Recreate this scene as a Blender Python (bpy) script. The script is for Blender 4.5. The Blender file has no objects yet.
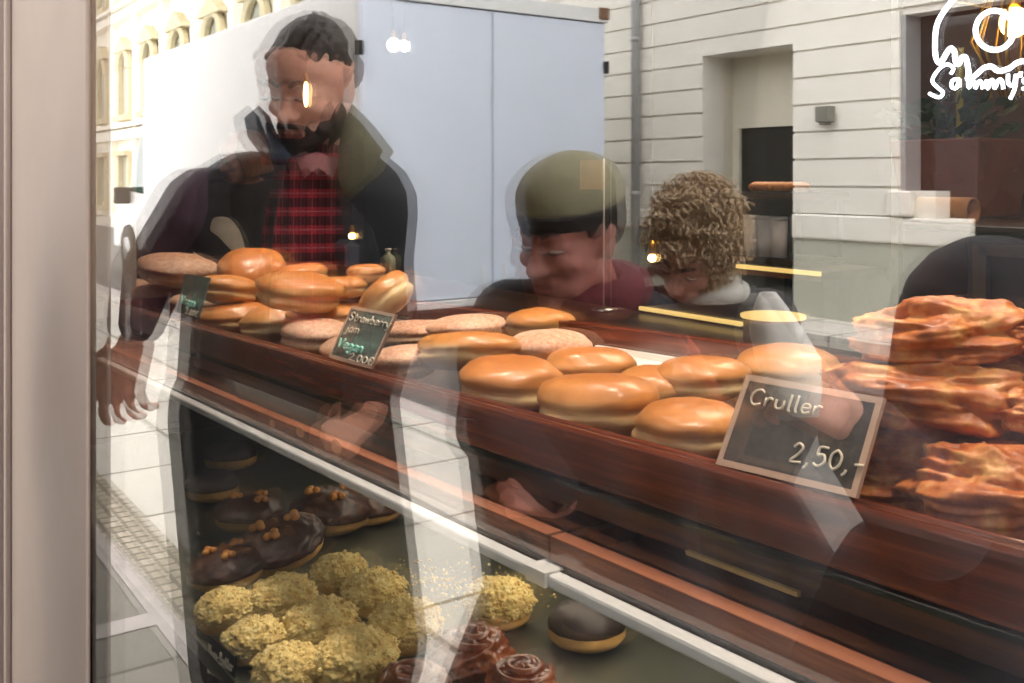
import bpy, bmesh, math, random
from mathutils import Vector, Matrix, noise
random.seed(7)
S = bpy.context.scene
COL = S.collection
PI = math.pi
# ------------------------------------------------------------------ camera
F = 1000.0
CAM = Vector((0, -.35, 1.42))
PY0 = 178.0                            # horizon row: level camera with a shifted lens
TH = math.atan(693 / F)
BW = Matrix(((math.sin(TH), 0, -math.cos(TH)), (math.cos(TH), 0, math.sin(TH)), (0, 1, 0)))   # rows: world axes in (right, up, forward)
SLOPE = math.atan(46 / 1216)           # the display shelves drop gently towards the left
T3 = Matrix(((math.cos(SLOPE), 0, -math.sin(SLOPE)), (0, 1, 0), (math.sin(SLOPE), 0, math.cos(SLOPE))))
TT = Matrix.Translation(CAM) @ T3.to_4x4() @ Matrix.Translation(-CAM)
BD = T3.transposed() @ BW              # the same rays in the frame of the display
B = BW
def ray(px, py): return B @ Vector(((px - 512) / F, (PY0 - py) / F, 1))
def aty(px, py, y):
    d = ray(px, py); return CAM + d * ((y - CAM.y) / d.y)
def atz(px, py, z):
    d = ray(px, py); return CAM + d * ((z - CAM.z) / d.z)
def atd(px, py, dep): return CAM + ray(px, py) * dep
G = .011                               # the stronger mirror plane of the double glazing
def mir(p): return Vector((p[0], 2 * G - p[1], p[2]))
def V(px, py, dep): return mir(atd(px, py, dep))     # point outdoors whose mirror image stands at that pixel
cr, cu, cf = BW @ Vector((1, 0, 0)), BW @ Vector((0, 1, 0)), BW @ Vector((0, 0, 1))
MY = Matrix.Diagonal((1, -1, 1))
ER, EU, ET = MY @ cr, MY @ cu, -(MY @ cf)            # mirror image's right, up, towards viewer
cam = bpy.data.cameras.new('camera'); co = bpy.data.objects.new('camera', cam); COL.objects.link(co)
cam.sensor_width = 36; cam.lens = F * 36 / 1024; cam.shift_y = (PY0 - 341.5) / 1024; cam.clip_start = .02; cam.clip_end = 300
m3 = Matrix((cr, cu, -cf)).transposed()
co.matrix_world = Matrix.Translation(CAM) @ m3.to_4x4()
S.camera = co
def use_frame(display):
    global B
    B = BD if display else BW
def mark(): return set(o.name for o in bpy.data.objects)
def settle(before):                    # lays what was built since «before» on the sloping display
    for o in bpy.data.objects:
        if o.name not in before and o.parent is None: o.matrix_basis = TT @ o.matrix_basis
# ------------------------------------------------------------------ materials
def lin(c): return tuple((x / 12.92 if x <= .04045 else ((x + .055) / 1.055) ** 2.4) for x in c) + (1,)
def rgb(r, g, b): return lin((r / 255, g / 255, b / 255))
class NT:
    def __init__(s, name):
        s.m = bpy.data.materials.new(name); s.m.use_nodes = True; s.t = s.m.node_tree; s.t.nodes.clear()
        s.out = s.n('ShaderNodeOutputMaterial')
    def n(s, typ, **kw):
        nd = s.t.nodes.new(typ)
        for k, v in kw.items():
            if k.startswith('i_'):
                k = k[2:]; nd.inputs[int(k) if k.isdigit() else k.replace('_', ' ')].default_value = v
            else: setattr(nd, k, v)
        return nd
    def l(s, a, b): s.t.links.new(a, b)
    def coord(s, scale=(1, 1, 1), kind='Object'):
        tc = s.n('ShaderNodeTexCoord'); mp = s.n('ShaderNodeMapping'); mp.inputs['Scale'].default_value = scale
        s.l(tc.outputs[kind], mp.inputs['Vector']); return mp.outputs['Vector']
    def noise(s, vec, scale, detail=4, rough=.55):
        nd = s.n('ShaderNodeTexNoise'); nd.inputs['Scale'].default_value = scale
        nd.inputs['Detail'].default_value = detail; nd.inputs['Roughness'].default_value = rough
        s.l(vec, nd.inputs['Vector']); return nd.outputs['Fac']
    def ramp(s, fac, stops, interp='LINEAR'):
        r = s.n('ShaderNodeValToRGB'); e = r.color_ramp.elements; r.color_ramp.interpolation = interp
        while len(e) < len(stops): e.new(.5)
        for k, (p, c) in enumerate(stops): e[k].position = p; e[k].color = c if len(c) == 4 else tuple(c) + (1,)
        s.l(fac, r.inputs['Fac']); return r.outputs['Color']
    def mix(s, fac, a, b, typ='MIX'):
        m = s.n('ShaderNodeMix', data_type='RGBA', blend_type=typ)
        if hasattr(fac, 'is_linked'): s.l(fac, m.inputs['Factor'])
        else: m.inputs['Factor'].default_value = fac
        for sock, v in ((m.inputs['A'], a), (m.inputs['B'], b)):
            pass
        A, Bb = m.inputs[6], m.inputs[7]
        for sock, v in ((A, a), (Bb, b)):
            if hasattr(v, 'is_linked'): s.l(v, sock)
            else: sock.default_value = v
        return m.outputs[2]
    def math(s, op, a, b=0.0, c=None):
        m = s.n('ShaderNodeMath', operation=op)
        for k, v in enumerate((a, b) if c is None else (a, b, c)):
            if hasattr(v, 'is_linked'): s.l(v, m.inputs[k])
            else: m.inputs[k].default_value = v
        return m.outputs[0]
    def xyz(s, vec):
        x = s.n('ShaderNodeSeparateXYZ'); s.l(vec, x.inputs[0]); return x.outputs
    def bsdf(s, col, rough=.5, metal=0, bump=None, bstr=.3, bdist=.002, coat=0, sss=0, emis=None, estr=0, spec=.5):
        p = s.n('ShaderNodeBsdfPrincipled')
        for k, v in (('Base Color', col), ('Roughness', rough)):
            if hasattr(v, 'is_linked'): s.l(v, p.inputs[k])
            else: p.inputs[k].default_value = v
        p.inputs['Metallic'].default_value = metal; p.inputs['Coat Weight'].default_value = coat
        p.inputs['Coat Roughness'].default_value = .12; p.inputs['Specular IOR Level'].default_value = spec
        if sss:
            p.inputs['Subsurface Weight'].default_value = sss; p.inputs['Subsurface Radius'].default_value = (1, .4, .2)
            p.inputs['Subsurface Scale'].default_value = .004
        if emis: p.inputs['Emission Color'].default_value = emis; p.inputs['Emission Strength'].default_value = estr
        if bump is not None:
            b = s.n('ShaderNodeBump'); b.inputs['Strength'].default_value = bstr; b.inputs['Distance'].default_value = bdist
            s.l(bump, b.inputs['Height']); s.l(b.outputs[0], p.inputs['Normal'])
        s.l(p.outputs[0], s.out.inputs[0]); return s.m
def plain(name, col, rough=.5, metal=0, var=.12, nscale=30, bstr=.15, coat=0, bdist=.002, emis=None, estr=0):
    t = NT(name); v = t.coord(); nz = t.noise(v, nscale)
    dark = tuple(c * (1 - var) for c in col[:3]) + (1,); lite = tuple(min(1, c * (1 + var)) for c in col[:3]) + (1,)
    c = t.ramp(nz, [(.3, dark), (.7, lite)])
    return t.bsdf(c, rough, metal, nz, bstr, bdist, coat, emis=emis, estr=estr)
def wood(name, c1, c2, c3, rough=.3, grain=(2, 40, 40), coat=.3, wear=0):
    t = NT(name); v = t.coord(grain); nz = t.noise(v, 1.6, 6, .6)
    v2 = t.coord((.7, 12, 12)); n2 = t.noise(v2, 2.2, 3)
    f = t.math('ADD', t.math('MULTIPLY', nz, .65), t.math('MULTIPLY', n2, .35))
    c = t.ramp(f, [(.3, c1), (.5, c2), (.68, c3)])
    if wear:
        w = t.ramp(t.noise(t.coord((6, 14, 14)), 2.4, 6, .7), [(.55, (0, 0, 0)), (.66, (1, 1, 1))])
        c = t.mix(t.math('MULTIPLY', w, wear), c, rgb(34, 22, 16))
    return t.bsdf(c, rough, 0, nz, .25, .002, coat)
M = {}
M['tray_wood'] = wood('dark_red_wood', rgb(56, 23, 12), rgb(104, 47, 25), rgb(148, 74, 40), .22, grain=(3, 70, 70), coat=.45)
M['old_wood'] = wood('worn_brown_wood', rgb(56, 30, 18), rgb(112, 62, 38), rgb(160, 98, 60), .5, grain=(5, 90, 90), coat=.05, wear=.85)
M['raw_edge'] = wood('raw_orange_wood', rgb(104, 58, 38), rgb(140, 82, 54), rgb(158, 98, 66), .6, coat=0)
M['black_wood'] = wood('dark_worn_wood', rgb(22, 15, 11), rgb(40, 27, 18), rgb(104, 64, 34), .35, grain=(4, 40, 40), coat=.2)
M['shop_dark'] = plain('dark_shop_paint', rgb(34, 29, 27), .6, var=.3, nscale=3)
M['shop_floor'] = plain('dark_floor', rgb(40, 34, 30), .5, var=.3, nscale=5)
M['shop_brown'] = plain('brown_plaster', rgb(92, 62, 54), .7, var=.3, nscale=2.5)
M['paper'] = plain('white_paper', rgb(235, 232, 226), .6, var=.03)
M['white_metal'] = plain('white_metal', rgb(225, 226, 226), .3, 0, var=.03, nscale=8, bstr=.03, coat=.3)
M['pewter'] = plain('dull_tray_metal', rgb(104, 106, 92), .3, .55, var=.25, nscale=7, bstr=.08)
M['taupe'] = plain('taupe_paint', rgb(124, 109, 102), .7, 0, var=.05, nscale=6, bstr=.06)
M['brass'] = plain('brass', rgb(214, 160, 60), .28, .9, var=.1)
M['black'] = plain('black_paint', rgb(24, 23, 23), .4, var=.2)
M['chalk_board'] = plain('chalkboard', rgb(74, 70, 68), .6, var=.3, nscale=160, bstr=.1, bdist=.0006)
M['chalk_green'] = plain('chalkboard_grey_green', rgb(92, 104, 98), .6, var=.22, nscale=160, bstr=.1, bdist=.0006)
M['sign_black'] = plain('sign_black', rgb(20, 20, 20), .4, var=.2)
M['ivory'] = plain('ivory_edge', rgb(214, 180, 158), .35, var=.05)
M['chalk'] = plain('chalk_white', rgb(238, 226, 206), .8, var=.05)
M['chalk_mint'] = plain('chalk_mint', rgb(170, 240, 222), .8, var=.05)
M['kraft'] = plain('kraft_paper', rgb(190, 135, 84), .7, var=.1)
M['leaf'] = plain('dark_leaf', rgb(40, 56, 30), .45, var=.4)
M['stem'] = plain('yellow_stem', rgb(150, 130, 40), .5)
M['pot'] = plain('brown_pot', rgb(130, 74, 56), .5, var=.2, nscale=9)
M['steel'] = plain('steel', rgb(150, 150, 148), .3, .9)
def emit(name, col, st):
    t = NT(name); e = t.n('ShaderNodeEmission'); e.inputs[0].default_value = col; e.inputs[1].default_value = st
    t.l(e.outputs[0], t.out.inputs[0]); return t.m
M['neon'] = emit('neon_white', (.86, .93, 1, 1), 7)
M['bulb'] = emit('bulb_glow', (1, .62, .22, 1), 16)
M['bulb_white'] = emit('bulb_white', (1, .93, .8, 1), 9)
M['rim_glow'] = emit('lamp_rim_glow', (1, .66, .2, 1), 1.5)  # emission stands in for light caught on brass edges and box rim
def pane_mat(name, base, k):
    t = NT(name); fr = t.n('ShaderNodeFresnel'); fr.inputs[0].default_value = 1.5
    f = t.math('MINIMUM', t.math('ADD', t.math('MULTIPLY', fr.outputs[0], k), base), .85)
    tr = t.n('ShaderNodeBsdfTransparent'); gl = t.n('ShaderNodeBsdfGlossy'); gl.inputs['Roughness'].default_value = 0
    mx = t.n('ShaderNodeMixShader'); t.l(f, mx.inputs[0]); t.l(tr.outputs[0], mx.inputs[1]); t.l(gl.outputs[0], mx.inputs[2])
    t.l(mx.outputs[0], t.out.inputs[0]); return t.m
M['pane_outer'] = pane_mat('outer_pane_coated', .06, .4)
M['pane_inner'] = pane_mat('inner_pane_coated', .32, 1.5)
def clear_mat(name, col=(1, 1, 1, 1), rf=.06):
    t = NT(name); tr = t.n('ShaderNodeBsdfTransparent'); tr.inputs[0].default_value = col
    gl = t.n('ShaderNodeBsdfGlossy'); gl.inputs['Roughness'].default_value = .02
    mx = t.n('ShaderNodeMixShader'); mx.inputs[0].default_value = rf
    t.l(tr.outputs[0], mx.inputs[1]); t.l(gl.outputs[0], mx.inputs[2]); t.l(mx.outputs[0], t.out.inputs[0]); return t.m
M['clear'] = clear_mat('clear_glass')
M['green_glass'] = clear_mat('green_glass_edge', (.55, .75, .68, 1), .12)
M['bottle'] = plain('frosted_bottle', rgb(156, 164, 140), .3)
# pastry materials
def dough(name, top, mid, belt, bottom, rough=.35, sugar=0, coat=.35, hz=.04):
    t = NT(name); v = t.coord(); z = t.xyz(v)[2]
    nz = t.noise(v, 28, 4); n2 = t.noise(v, 9, 2)
    oi = t.n('ShaderNodeObjectInfo')
    zz = t.math('ADD', t.math('DIVIDE', z, hz * 2), .5)
    zz = t.math('ADD', zz, t.math('MULTIPLY', t.math('SUBTRACT', n2, .5), .35))
    zz = t.math('ADD', zz, t.math('MULTIPLY', t.math('SUBTRACT', oi.outputs['Random'], .5), .16))
    c = t.ramp(zz, [(.08, bottom), (.30, belt), (.44, belt), (.60, mid), (.9, top)])
    c = t.mix(t.math('MULTIPLY', nz, .45), c, tuple(x * .6 for x in top[:3]) + (1,))
    pt = t.ramp(t.noise(v, 20, 6, .7), [(.52, (0, 0, 0)), (.66, (1, 1, 1))])
    c = t.mix(t.math('MULTIPLY', pt, .3), c, tuple(min(1, x * 1.5) for x in mid[:3]) + (1,))
    rg = rough
    if sugar:
        sn = t.noise(v, 170, 6, .8); s2 = t.noise(v, 14, 3)
        f = t.math('MULTIPLY', t.ramp(t.math('ADD', sn, t.math('MULTIPLY', s2, .35)), [(.55, (.06, .06, .06)), (.82, (1, 1, 1))]), sugar)
        c = t.mix(f, c, rgb(244, 226, 208)); rg = .65
    return t.bsdf(c, rg, 0, t.noise(v, 45, 6, .65), .35, .003, coat if not sugar else 0, sss=.12)
M['glazed'] = dough('glazed_dough', rgb(196, 118, 56), rgb(214, 150, 84), rgb(246, 220, 166), rgb(214, 166, 108), .36, coat=.16)
M['plain'] = dough('plain_dough', rgb(196, 120, 54), rgb(214, 148, 78), rgb(236, 196, 134), rgb(192, 122, 60), .45, coat=.1)
M['dusted'] = dough('sugar_dusted_dough', rgb(178, 106, 60), rgb(196, 126, 76), rgb(224, 176, 116), rgb(180, 110, 60), .6, sugar=.62)
M['dough_pale'] = dough('pale_dough', rgb(206, 160, 92), rgb(214, 170, 100), rgb(224, 186, 118), rgb(176, 120, 58), .5, coat=0)
def lumpy(name, cols, rough, scale=40, coat=0, bstr=.5, bdist=.004):
    t = NT(name); v = t.coord(); nz = t.noise(v, scale, 5, .65)
    return t.bsdf(t.ramp(nz, [(.3, cols[0]), (.5, cols[1]), (.7, cols[2])]), rough, 0, nz, bstr, bdist, coat)
M['crumble'] = lumpy('butter_crumble', (rgb(180, 146, 84), rgb(226, 202, 132), rgb(242, 230, 172)), .85, 60, bdist=.002)
M['choc'] = lumpy('chocolate_icing', (rgb(34, 18, 11), rgb(62, 36, 23), rgb(104, 64, 42)), .45, 34, coat=.12)
M['choc_smooth'] = lumpy('smooth_chocolate_icing', (rgb(26, 17, 12), rgb(38, 25, 17), rgb(52, 36, 24)), .5, 20, bstr=.1)
M['nut'] = lumpy('toasted_nut', (rgb(170, 104, 40), rgb(204, 140, 66), rgb(222, 168, 96)), .5, 80)
M['caramel'] = lumpy('cinnamon_crust', (rgb(74, 32, 14), rgb(132, 66, 30), rgb(176, 104, 52)), .35, 30, coat=.4)
M['cruller'] = lumpy('fried_cruller', (rgb(134, 62, 24), rgb(192, 108, 50), rgb(232, 178, 108)), .46, 42, coat=.06, bstr=.8, bdist=.003)
# ------------------------------------------------------------------ mesh helper
class MB:
    def __init__(s): s.v = []; s.f = []; s.mi = []
    def add(s, vs, fs, mi=0):
        b = len(s.v); s.v += [Vector(p) for p in vs]; s.f += [tuple(b + i for i in f) for f in fs]; s.mi += [mi] * len(fs); return s
    def box(s, x0, x1, y0, y1, z0, z1, mi=0):
        vs = [(x, y, z) for z in (z0, z1) for y in (y0, y1) for x in (x0, x1)]
        return s.add(vs, [(0, 2, 3, 1), (4, 5, 7, 6), (0, 1, 5, 4), (2, 6, 7, 3), (0, 4, 6, 2), (1, 3, 7, 5)], mi)
    def grid(s, nu, nv, fn, closed_u=True, caps=True):
        vs = [fn(i, j) for j in range(nv) for i in range(nu)]; fs = []
        for j in range(nv - 1):
            for i in range(nu if closed_u else nu - 1):
                k = (i + 1) % nu; fs.append((j * nu + i, j * nu + k, (j + 1) * nu + k, (j + 1) * nu + i))
        if caps and closed_u: fs += [tuple(reversed(range(nu))), tuple((nv - 1) * nu + i for i in range(nu))]
        return s.add(vs, fs)
    def ell(s, c, r, nu=24, nv=14, fn=None, frame=None):
        c = Vector(c); vs = []; fs = []
        def P(d):
            k = fn(d) if fn else 1
            p = Vector((d.x * r[0] * k, d.y * r[1] * k, d.z * r[2] * k))
            if frame: p = frame @ p
            return c + p
        vs.append(P(Vector((0, 0, -1))))
        for j in range(1, nv):
            ph = -PI / 2 + PI * j / nv
            for i in range(nu):
                th = 2 * PI * i / nu; vs.append(P(Vector((math.cos(ph) * math.cos(th), math.cos(ph) * math.sin(th), math.sin(ph)))))
        vs.append(P(Vector((0, 0, 1)))); top = len(vs) - 1
        for i in range(nu):
            k = (i + 1) % nu; fs.append((0, 1 + k, 1 + i)); fs.append((top, top - nu + i, top - nu + k))
        for j in range(nv - 2):
            for i in range(nu):
                k = (i + 1) % nu; a = 1 + j * nu; fs.append((a + i, a + k, a + nu + k, a + nu + i))
        return s.add(vs, fs)
    def tube(s, pts, r, n=8, closed=False):
        pts = [Vector(p) for p in pts]; N = len(pts); rr = r if isinstance(r, (list, tuple)) else [r] * N
        up = Vector((0, 0, 1)); vs = []; fs = []; prev = None
        for i, p in enumerate(pts):
            a = pts[(i - 1) % N] if (closed or i) else p; b = pts[(i + 1) % N] if (closed or i < N - 1) else p
            t = (b - a); t = t.normalized() if t.length > 1e-9 else Vector((0, 0, 1))
            if prev is None:
                u = t.cross(up); u = t.cross(Vector((1, 0, 0))) if u.length < .1 else u
            else: u = prev - t * prev.dot(t)
            u = u.normalized() if u.length > 1e-9 else t.orthogonal().normalized(); w = t.cross(u); prev = u
            vs += [p + (u * math.cos(2 * PI * k / n) + w * math.sin(2 * PI * k / n)) * rr[i] for k in range(n)]
        for i in range(N if closed else N - 1):
            j = (i + 1) % N
            for k in range(n): q = (k + 1) % n; fs.append((i * n + k, i * n + q, j * n + q, j * n + k))
        if not closed: fs += [tuple(reversed(range(n))), tuple((N - 1) * n + k for k in range(n))]
        return s.add(vs, fs)
    def cap(s, a, b, ra, rb, n=14):       # capsule (closed, tapered)
        a, b = Vector(a), Vector(b); t = b - a; L = t.length; t = t.normalized() if L > 1e-6 else Vector((0, 0, 1))
        pts, rr = [], []
        for k in range(5): q = PI / 2 * (1 - k / 4); pts.append(a - t * ra * math.sin(q)); rr.append(max(ra * math.cos(q), ra * .05))
        for k in range(5): q = PI / 2 * k / 4; pts.append(b + t * rb * math.sin(q)); rr.append(max(rb * math.cos(q), rb * .05))
        return s.tube(pts, rr, n)
    def lathe(s, prof, c=(0, 0, 0), n=32):
        c = Vector(c)
        return s.grid(n, len(prof), lambda i, j: c + Vector((prof[j][0] * math.cos(2 * PI * i / n), prof[j][0] * math.sin(2 * PI * i / n), prof[j][1])))
    def prism(s, poly, off):              # polygon (3D points) extruded by a vector
        n = len(poly); off = Vector(off); vs = [Vector(p) for p in poly] + [Vector(p) + off for p in poly]
        return s.add(vs, [tuple(reversed(range(n))), tuple(range(n, 2 * n))] + [(i, (i + 1) % n, n + (i + 1) % n, n + i) for i in range(n)])
    def build(s, name, mat, parent=None, loc=None, smooth=True, mats=None, bevel=0, voxel=0, sm=0, fix=True, xf=None):
        me = bpy.data.meshes.new(name); rt = parent
        while rt is not None and '_o' not in rt and rt.parent is not None: rt = rt.parent
        off = Vector(loc) if loc is not None else (Vector(rt['_o']) if rt is not None and '_o' in rt else Vector())
        vs = [(xf @ p if xf else p) - off for p in s.v]
        me.from_pydata([tuple(p) for p in vs], [], s.f)
        for mm in (mats or [mat]): me.materials.append(mm)
        if mats: me.polygons.foreach_set('material_index', s.mi)
        if fix:
            bm = bmesh.new(); bm.from_mesh(me); bmesh.ops.recalc_face_normals(bm, faces=bm.faces); bm.to_mesh(me); bm.free()
        me.polygons.foreach_set('use_smooth', [smooth] * len(me.polygons))
        o = bpy.data.objects.new(name, me); COL.objects.link(o)
        if parent is not None: o.parent = parent
        elif loc is not None: o.location = off
        if bevel:
            b = o.modifiers.new('b', 'BEVEL'); b.width = bevel; b.segments = 2; b.limit_method = 'ANGLE'; b.harden_normals = False
        if voxel:
            r = o.modifiers.new('r', 'REMESH'); r.mode = 'VOXEL'; r.voxel_size = voxel; r.use_smooth_shade = True
            if sm: q = o.modifiers.new('s', 'SMOOTH'); q.factor = .5; q.iterations = sm
            dg = bpy.context.evaluated_depsgraph_get(); ev = o.evaluated_get(dg)
            nm = bpy.data.meshes.new_from_object(ev); o.modifiers.clear(); old = o.data; o.data = nm; bpy.data.meshes.remove(old); nm.name = name
        return o
def empty(name, loc, label=None, cat=None, group=None, kind=None):
    o = bpy.data.objects.new(name, None); COL.objects.link(o); o.location = loc; o['_o'] = tuple(loc)
    o.empty_display_size = .05
    return tag(o, label, cat, group, kind)
def tag(o, label=None, cat=None, group=None, kind=None):
    for k, v in (('label', label), ('category', cat), ('group', group), ('kind', kind)):
        if v: o[k] = v
    return o
def struct(name, mb, mat, **kw):
    o = mb.build(name, mat, smooth=False, **kw); o['kind'] = 'structure'; return o
def copy_tree(o, parent=None):
    c = o.copy(); COL.objects.link(c)
    if parent is not None: c.parent = parent
    for ch in list(o.children): copy_tree(ch, c)
    return c
def catmull(pts, k=6):
    pts = [Vector(p) for p in pts]; out = []
    for i in range(len(pts) - 1):
        p0, p1, p2, p3 = pts[max(i - 1, 0)], pts[i], pts[i + 1], pts[min(i + 2, len(pts) - 1)]
        for j in range(k):
            t = j / k; out.append(.5 * ((2 * p1) + (p2 - p0) * t + (2 * p0 - 5 * p1 + 4 * p2 - p3) * t * t + (3 * p1 - p0 - 3 * p2 + p3) * t ** 3))
    out.append(pts[-1]); return out
SKY, WARM, LOW, ROOM, EXPO = 6.4, 1.55, 7.0, 120, 0.0
# ================================================================== the shop shell
RX0, RX1, RY1, RZ = -8.0, 2.6, 3.6, 3.1
GX0, GX1, GZ0, GZ1 = -1.66, 1.25, .42, 2.75
struct('floor', MB().box(RX0, RX1, .02, RY1, -.05, 0), M['shop_floor'])
struct('ceiling', MB().box(RX0, RX1, .02, RY1, RZ, RZ + .1), M['shop_dark'])
struct('wall_back', MB().box(RX0, RX1, RY1, RY1 + .1, 0, RZ), M['shop_dark'])
struct('wall_left', MB().box(RX0 - .1, RX0, .02, RY1 + .1, 0, RZ), M['shop_dark'])
struct('wall_right', MB().box(RX1, RX1 + .1, .02, RY1 + .1, 0, RZ), M['shop_dark'])
wf = MB()
wf.box(-14, -2.58, .03, .3, 0, 3.4); wf.box(-2.58, 9, .03, .3, GZ1 + .06, 3.4); wf.box(GX1 + .06, 9, .03, .3, 0, GZ1 + .06)
wf.box(-2.58, GX1 + .06, .03, .1, 0, GZ0 - .05); wf.box(-14, 9, .03, .3, 3.4, 4.2)
M['front_stucco'] = plain('shop_front_stucco', rgb(176, 168, 158), .8, var=.06, nscale=3)
M['front_dark'] = plain('shop_front_dark_paint', rgb(58, 62, 58), .5)
struct('wall_front', wf, M['front_stucco'])
tr = MB().box(-2.58, GX0, -.008, -.0005, 0, GZ1 + .06)
tr.box(-2.56, -2.48, -.03, -.008, 0, GZ1 + .06); tr.box(-2.42, -2.39, -.02, -.008, 0, GZ1 + .06)
struct('trim_1', tr, M['taupe'], bevel=.004)
struct('trim_2', MB().box(-3.3, -2.585, -.05, .03, 0, 3.3), M['front_dark'])
win = empty('window_1', (GX0, 0, GZ0), kind='structure')
mbp = MB().box(GX0, GX1, 0, .004, GZ0, GZ1)
def pane(y, mt):
    m = MB().box(GX0 - .9, GX1, y, y + .004, GZ0, GZ1); m.mi = [1] * 6; m.mi[2] = 0      # front face reflects, the rest is clear
    o = m.build('pane', None, win, smooth=False, mats=[mt, M['clear_plain']]); return o
M['clear_plain'] = clear_mat('clear_pane_back', (1, 1, 1, 1), 0.0)
pane(0, M['pane_outer']); pane(G, M['pane_inner'])
fr = MB().box(GX0, GX1, -.012, .05, GZ0 - .05, GZ0); fr.box(GX0, GX1 + .06, -.012, .05, GZ1, GZ1 + .06); fr.box(GX1, GX1 + .06, -.012, .05, GZ0 - .05, GZ1)
fr.build('frame', M['taupe'], win, smooth=False, bevel=.003)
# ================================================================== counter and shelves in the window
use_frame(True); _mk = mark()
cab = empty('display_cabinet', (-.9, .34, 0), 'dark display cabinet carrying the metal tray of crumble doughnuts behind the window', 'cabinet')
MB().box(-2.5, 1.1, .11, .76, .0, .8825).build('base', M['shop_dark'], cab, smooth=False, bevel=.004)
MB().box(-2.5, 1.1, .74, .76, .883, 1.1026).build('back_panel', M['black'], cab, smooth=False)
MB().box(-2.5, -2.49, .11, .74, .883, 1.1026).build('side_panel', M['black'], cab, smooth=False)
MB().box(1.08, 1.1, .11, .74, .883, 1.1026).build('side_panel', M['black'], cab, smooth=False)
lt = empty('metal_tray', (-.9, .32, .883), 'dull grey metal tray on the lowest shelf under the crumble doughnuts', 'tray')
t = MB().box(-2.5, .7, .032, .60, .883, .893)
t.build('tray_floor', M['pewter'], lt, smooth=False)
t = MB()
for a in ((-2.5, .7, .028, .034), (-2.5, .7, .598, .604)): t.box(a[0], a[1], a[2], a[3], .883, .904)
for a in ((-2.506, -2.5), (.7, .706)): t.box(a[0], a[1], .028, .604, .883, .904)
t.build('rim', M['pewter'], lt, smooth=False, bevel=.0015)
ls = empty('lower_shelf', (-.9, .4, 1.1032), 'dark lower shelf board with a white metal front strip above the crumble doughnuts', 'shelf')
MB().box(-2.5, 1.1, .166, .76, 1.1032, 1.1168).build('board', M['black_wood'], ls, smooth=False)
MB().box(-2.335, 1.1, .150, .165, 1.1028, 1.1142).build('metal_strip', M['white_metal'], ls, smooth=False, bevel=.003)
xj = aty(551, 541, .17).x
c = MB().box(xj - .006, xj + .022, .146, .15, 1.1036, 1.1155); c.box(xj - .006, xj + .022, .146, .169, 1.1142, 1.1168)
c.build('clip', M['white_metal'], ls, smooth=False, bevel=.001)
M['chip'] = plain('pale_raw_wood', rgb(196, 140, 104), .7)
def crate(x0, x1, label):
    r = empty('wooden_crate', ((x0 + x1) / 2, .3, 1.1170), label, 'crate', 'shallow wooden crates under the doughnut tray')
    m = MB().box(x0, x1, .168, .184, 1.1170, 1.1371)
    m.box(x0 + .001, x1 - .001, .1675, .1845, 1.1371, 1.1384, 1)
    m.build('front_board', None, r, smooth=False, mats=[M['old_wood'], M['raw_edge']], bevel=.0008)
    MB().box(x0, x1, .40, .414, 1.1170, 1.1366).build('back_board', M['old_wood'], r, smooth=False)
    for a in (x0, x1 - .012): MB().box(a, a + .012, .1845, .40, 1.1170, 1.1366).build('side_board', M['black_wood'], r, smooth=False)
    MB().box(x0 + .012, x1 - .012, .1845, .40, 1.1170, 1.1208).build('base_board', M['black_wood'], r, smooth=False)
    # pale oval marks set on the front face
    for px, py, w in ((300, 432, .012), (336, 446, .014), (272, 424, .009)):
        p = aty(px, py, .1672)
        if x0 < p.x < x1: MB().ell((p.x, .1675, p.z), (w * 1.1, .0012, w * .62), 18, 8).build('worn_chip', M['chip'], r)
    return r
crate(-2.4, xj - .0015, 'shallow worn wooden crate with orange raw top edge, longer left one under the tray')
crate(xj + .0015, .75, 'shallow worn wooden crate with orange raw top edge, right one under the price sign')
ub = empty('shelf_board', (-.9, .42, 1.1454), 'dark scuffed wooden shelf board directly under the doughnut tray', 'shelf')
MB().box(-2.56, .8, .206, .76, 1.1490, 1.1714).build('board', M['black_wood'], ub, smooth=False, bevel=.002)
for x in (-2.4, -1.2, 0, .75): MB().box(x, x + .04, .66, .72, 1.1170, 1.1490).build('support_block', M['black_wood'], ub, smooth=False)
a, b = aty(688, 539, .205), aty(800, 587, .205)
MB().box(a.x, b.x, .202, .2058, 1.1494, 1.1529).build('pale_batten', plain('pale_batten', rgb(186, 158, 100), .6), ub, smooth=False)
gs = MB().box(-2.56, .8, .196, .76, 1.1718, 1.1776)
tag(gs.build('glass_shelf', M['green_glass'], loc=(-.9, .4, 1.1718), smooth=False, bevel=.001), 'thin green-edged glass shelf between the dark board and the wooden doughnut tray', 'shelf')
tray = empty('wooden_tray', (-.9, .37, 1.1780), 'long dark red-brown wooden tray full of doughnuts and crullers', 'tray')
TX0, TX1 = -2.48, .62
prof = [(.200, 1.1780), (.1985, 1.1824), (.1985, 1.2158), (.1995, 1.2211), (.203, 1.2238), (.208, 1.2233), (.210, 1.2202), (.214, 1.2198), (.2155, 1.2229), (.219, 1.2238), (.222, 1.2211), (.222, 1.1780)]
m = MB(); n = len(prof)
m.add([(x, y, z) for x in (TX0, TX1) for y, z in prof], [tuple(range(n)), tuple(reversed(range(n, 2 * n)))] + [(i, n + i, n + (i + 1) % n, (i + 1) % n) for i in range(n)])
m.build('front_board', M['tray_wood'], tray, smooth=False, bevel=.0012)
MB().box(TX0, TX1, .68, .70, 1.1780, 1.2299).build('back_board', M['tray_wood'], tray, smooth=False, bevel=.003)
for x in (TX0, TX1 - .02): MB().box(x, x + .02, .2225, .68, 1.1780, 1.2264).build('side_board', M['tray_wood'], tray, smooth=False, bevel=.003)
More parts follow.
